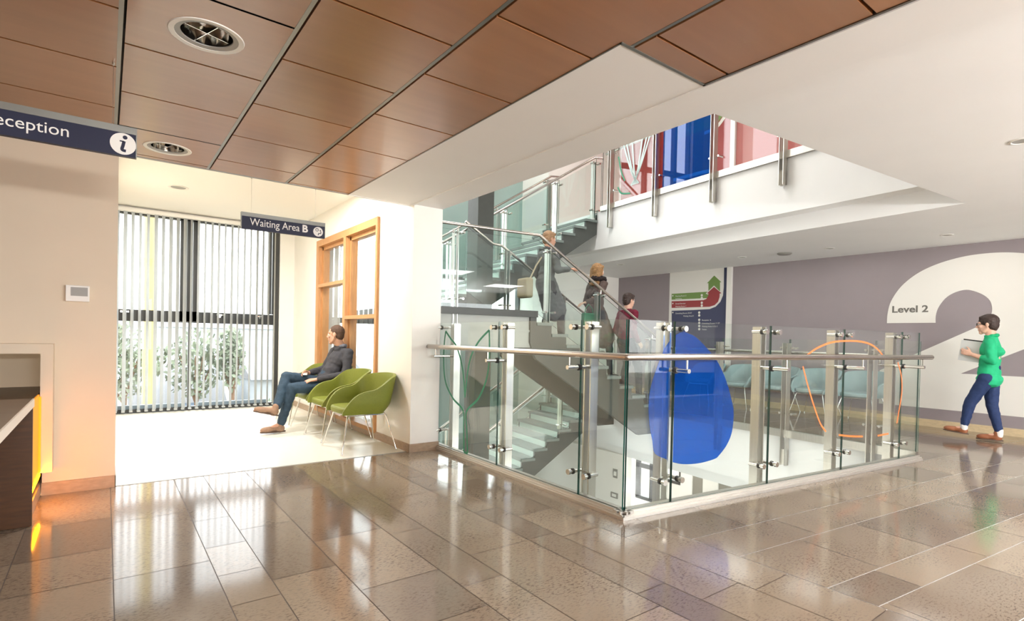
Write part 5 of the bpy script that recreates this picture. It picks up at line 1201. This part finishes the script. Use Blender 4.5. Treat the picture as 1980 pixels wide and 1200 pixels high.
# ================================================================== OUTSIDE THE WAITING-ROOM WINDOW
GZ = Z1 - 0.1
def tree(x, y, h, w_, n, label, seed, zc=0.5):
    rr = random.Random(seed); r = empty('garden_tree', (x, y, GZ), label, 'tree')
    mb = MB(); mb.cyl((x, y, GZ), (x + 0.1, y, GZ + h * zc), 0.10, 8, r2=0.05)
    for k in range(5): a = rr.uniform(0, 6.28); mb.cyl((x + 0.05, y, GZ + h * zc * 0.8), (x + math.cos(a) * w_ * 0.35, y + math.sin(a) * w_ * 0.35, GZ + h * 0.8), 0.04, 6, r2=0.015)
    mb.build('trunk', 'bark', r)
    mb = MB()
    for k in range(n):
        a, b, q = rr.uniform(0, 6.28), rr.uniform(-1, 1), rr.random() ** 0.4
        p = Vector((x + math.cos(a) * math.sqrt(1 - b * b) * w_ / 2 * q, y + math.sin(a) * math.sqrt(1 - b * b) * w_ / 2 * q, GZ + h * (0.5 + zc) / 1.5 + b * q * h * (1 - zc) * 0.62))
        d = Vector((rr.gauss(0, 1), rr.gauss(0, 1), rr.gauss(0, 1))).normalized(); e = d.orthogonal().normalized(); s_ = rr.uniform(0.06, 0.15)
        mb.add([p - d * s_, p + e * s_ * 0.6, p + d * s_, p - e * s_ * 0.6], [(0, 1, 2, 3)])
    mb.build('foliage', 'leaf', r)
tree(0.40, 20.4, 5.3, 2.2, 700, 'leafy tree outside, seen through the blind nearest the pale wall', 1, 0.62)
tree(2.35, 20.7, 5.1, 1.8, 600, 'tree outside between the yellow post and the middle window frame', 5, 0.62)
tree(3.30, 19.9, 5.2, 0.9, 520, 'narrow dark tree outside beyond the middle window frame', 9, 0.66)
tree(3.75, 16.6, 3.0, 1.1, 300, 'low bushy palm outside above the brick wall', 12, 0.66)
mb = MB(); mb.cyl((0.78, 15.0, GZ), (0.78, 15.0, GZ + 9), 0.11, 14); tag(mb.build('yellow_post', 'yellow', smooth=True), 'tall yellow post outside, seen between the blind slats', 'post')
mb = MB(); mb.cyl((3.80, 15.0, GZ), (3.80, 15.0, GZ + 9), 0.14, 14); tag(mb.build('street_post', 'bluepost', smooth=True), 'thick grey blue post outside, right of the middle frame', 'post')
def house(name, x0, x1, y0, y1, h, m, label, win):
    r = empty(name, ((x0 + x1) / 2, y0, GZ), label, 'building')
    mb = MB(); mb.box((x0, y0, GZ), (x1, y1, GZ + h)); mb.build('wall', m, r)
    mb = MB(); ym = (y0 + y1) / 2; mb.prism([(x0 - 0.2, y0 - 0.2, GZ + h), (x0 - 0.2, y1 + 0.2, GZ + h), (x0 - 0.2, ym, GZ + h + 1.1)], (x1 - x0 + 0.4, 0, 0)); mb.build('roof', 'slate', r)
    for (a, z) in win:
        mb = MB(); mb.box((a, y0 - 0.05, GZ + z), (a + 0.8, y0 + 0.02, GZ + z + 1.0)); mb.build('window', 'slate', r)
house('garden_house', 0.8, 3.3, 21.9, 25.0, 2.4, 'houseblue', 'pale blue house outside behind the trees', [(1.3, 0.7), (2.1, 0.7)])
house('white_house', 4.3, 8.2, 21, 27, 3.2, 'house', 'white house outside behind the grey blue post', [(5.0, 1.4), (6.4, 1.4)])
house('distant_terrace', -6, 14, 60, 68, 5.2, 'house', 'long pale terrace of houses far away outside', [(0, 2.0), (3, 2.0), (6, 2.0), (9, 2.0)])
mb = MB(); mb.box((-2, 18.2, GZ), (9, 18.5, GZ + 0.85)); mb.box((-2.05, 18.15, GZ + 0.85), (9.05, 18.55, GZ + 0.93)); tag(mb.build('garden_wall', 'brick'), 'low orange brick wall outside', 'wall')
r = empty('garden_fence', (5.6, 19, GZ), 'pale slatted fence outside behind the low brick wall', 'fence')
mb = MB()
for k in range(26): mb.box((4.5 + k * 0.14, 19.0, GZ), (4.59 + k * 0.14, 19.03, GZ + 1.8))
mb.build('slats', 'house', r); mb = MB(); mb.box((4.45, 19.03, GZ + 1.5), (8.1, 19.07, GZ + 1.6)); mb.box((4.45, 19.03, GZ + 0.4), (8.1, 19.07, GZ + 0.5)); mb.build('rail', 'slate', r)
# the part of the outside wall seen beyond the stair glazing needs nothing more than the sky and ground

bpy.data.scenes.remove(TMP)
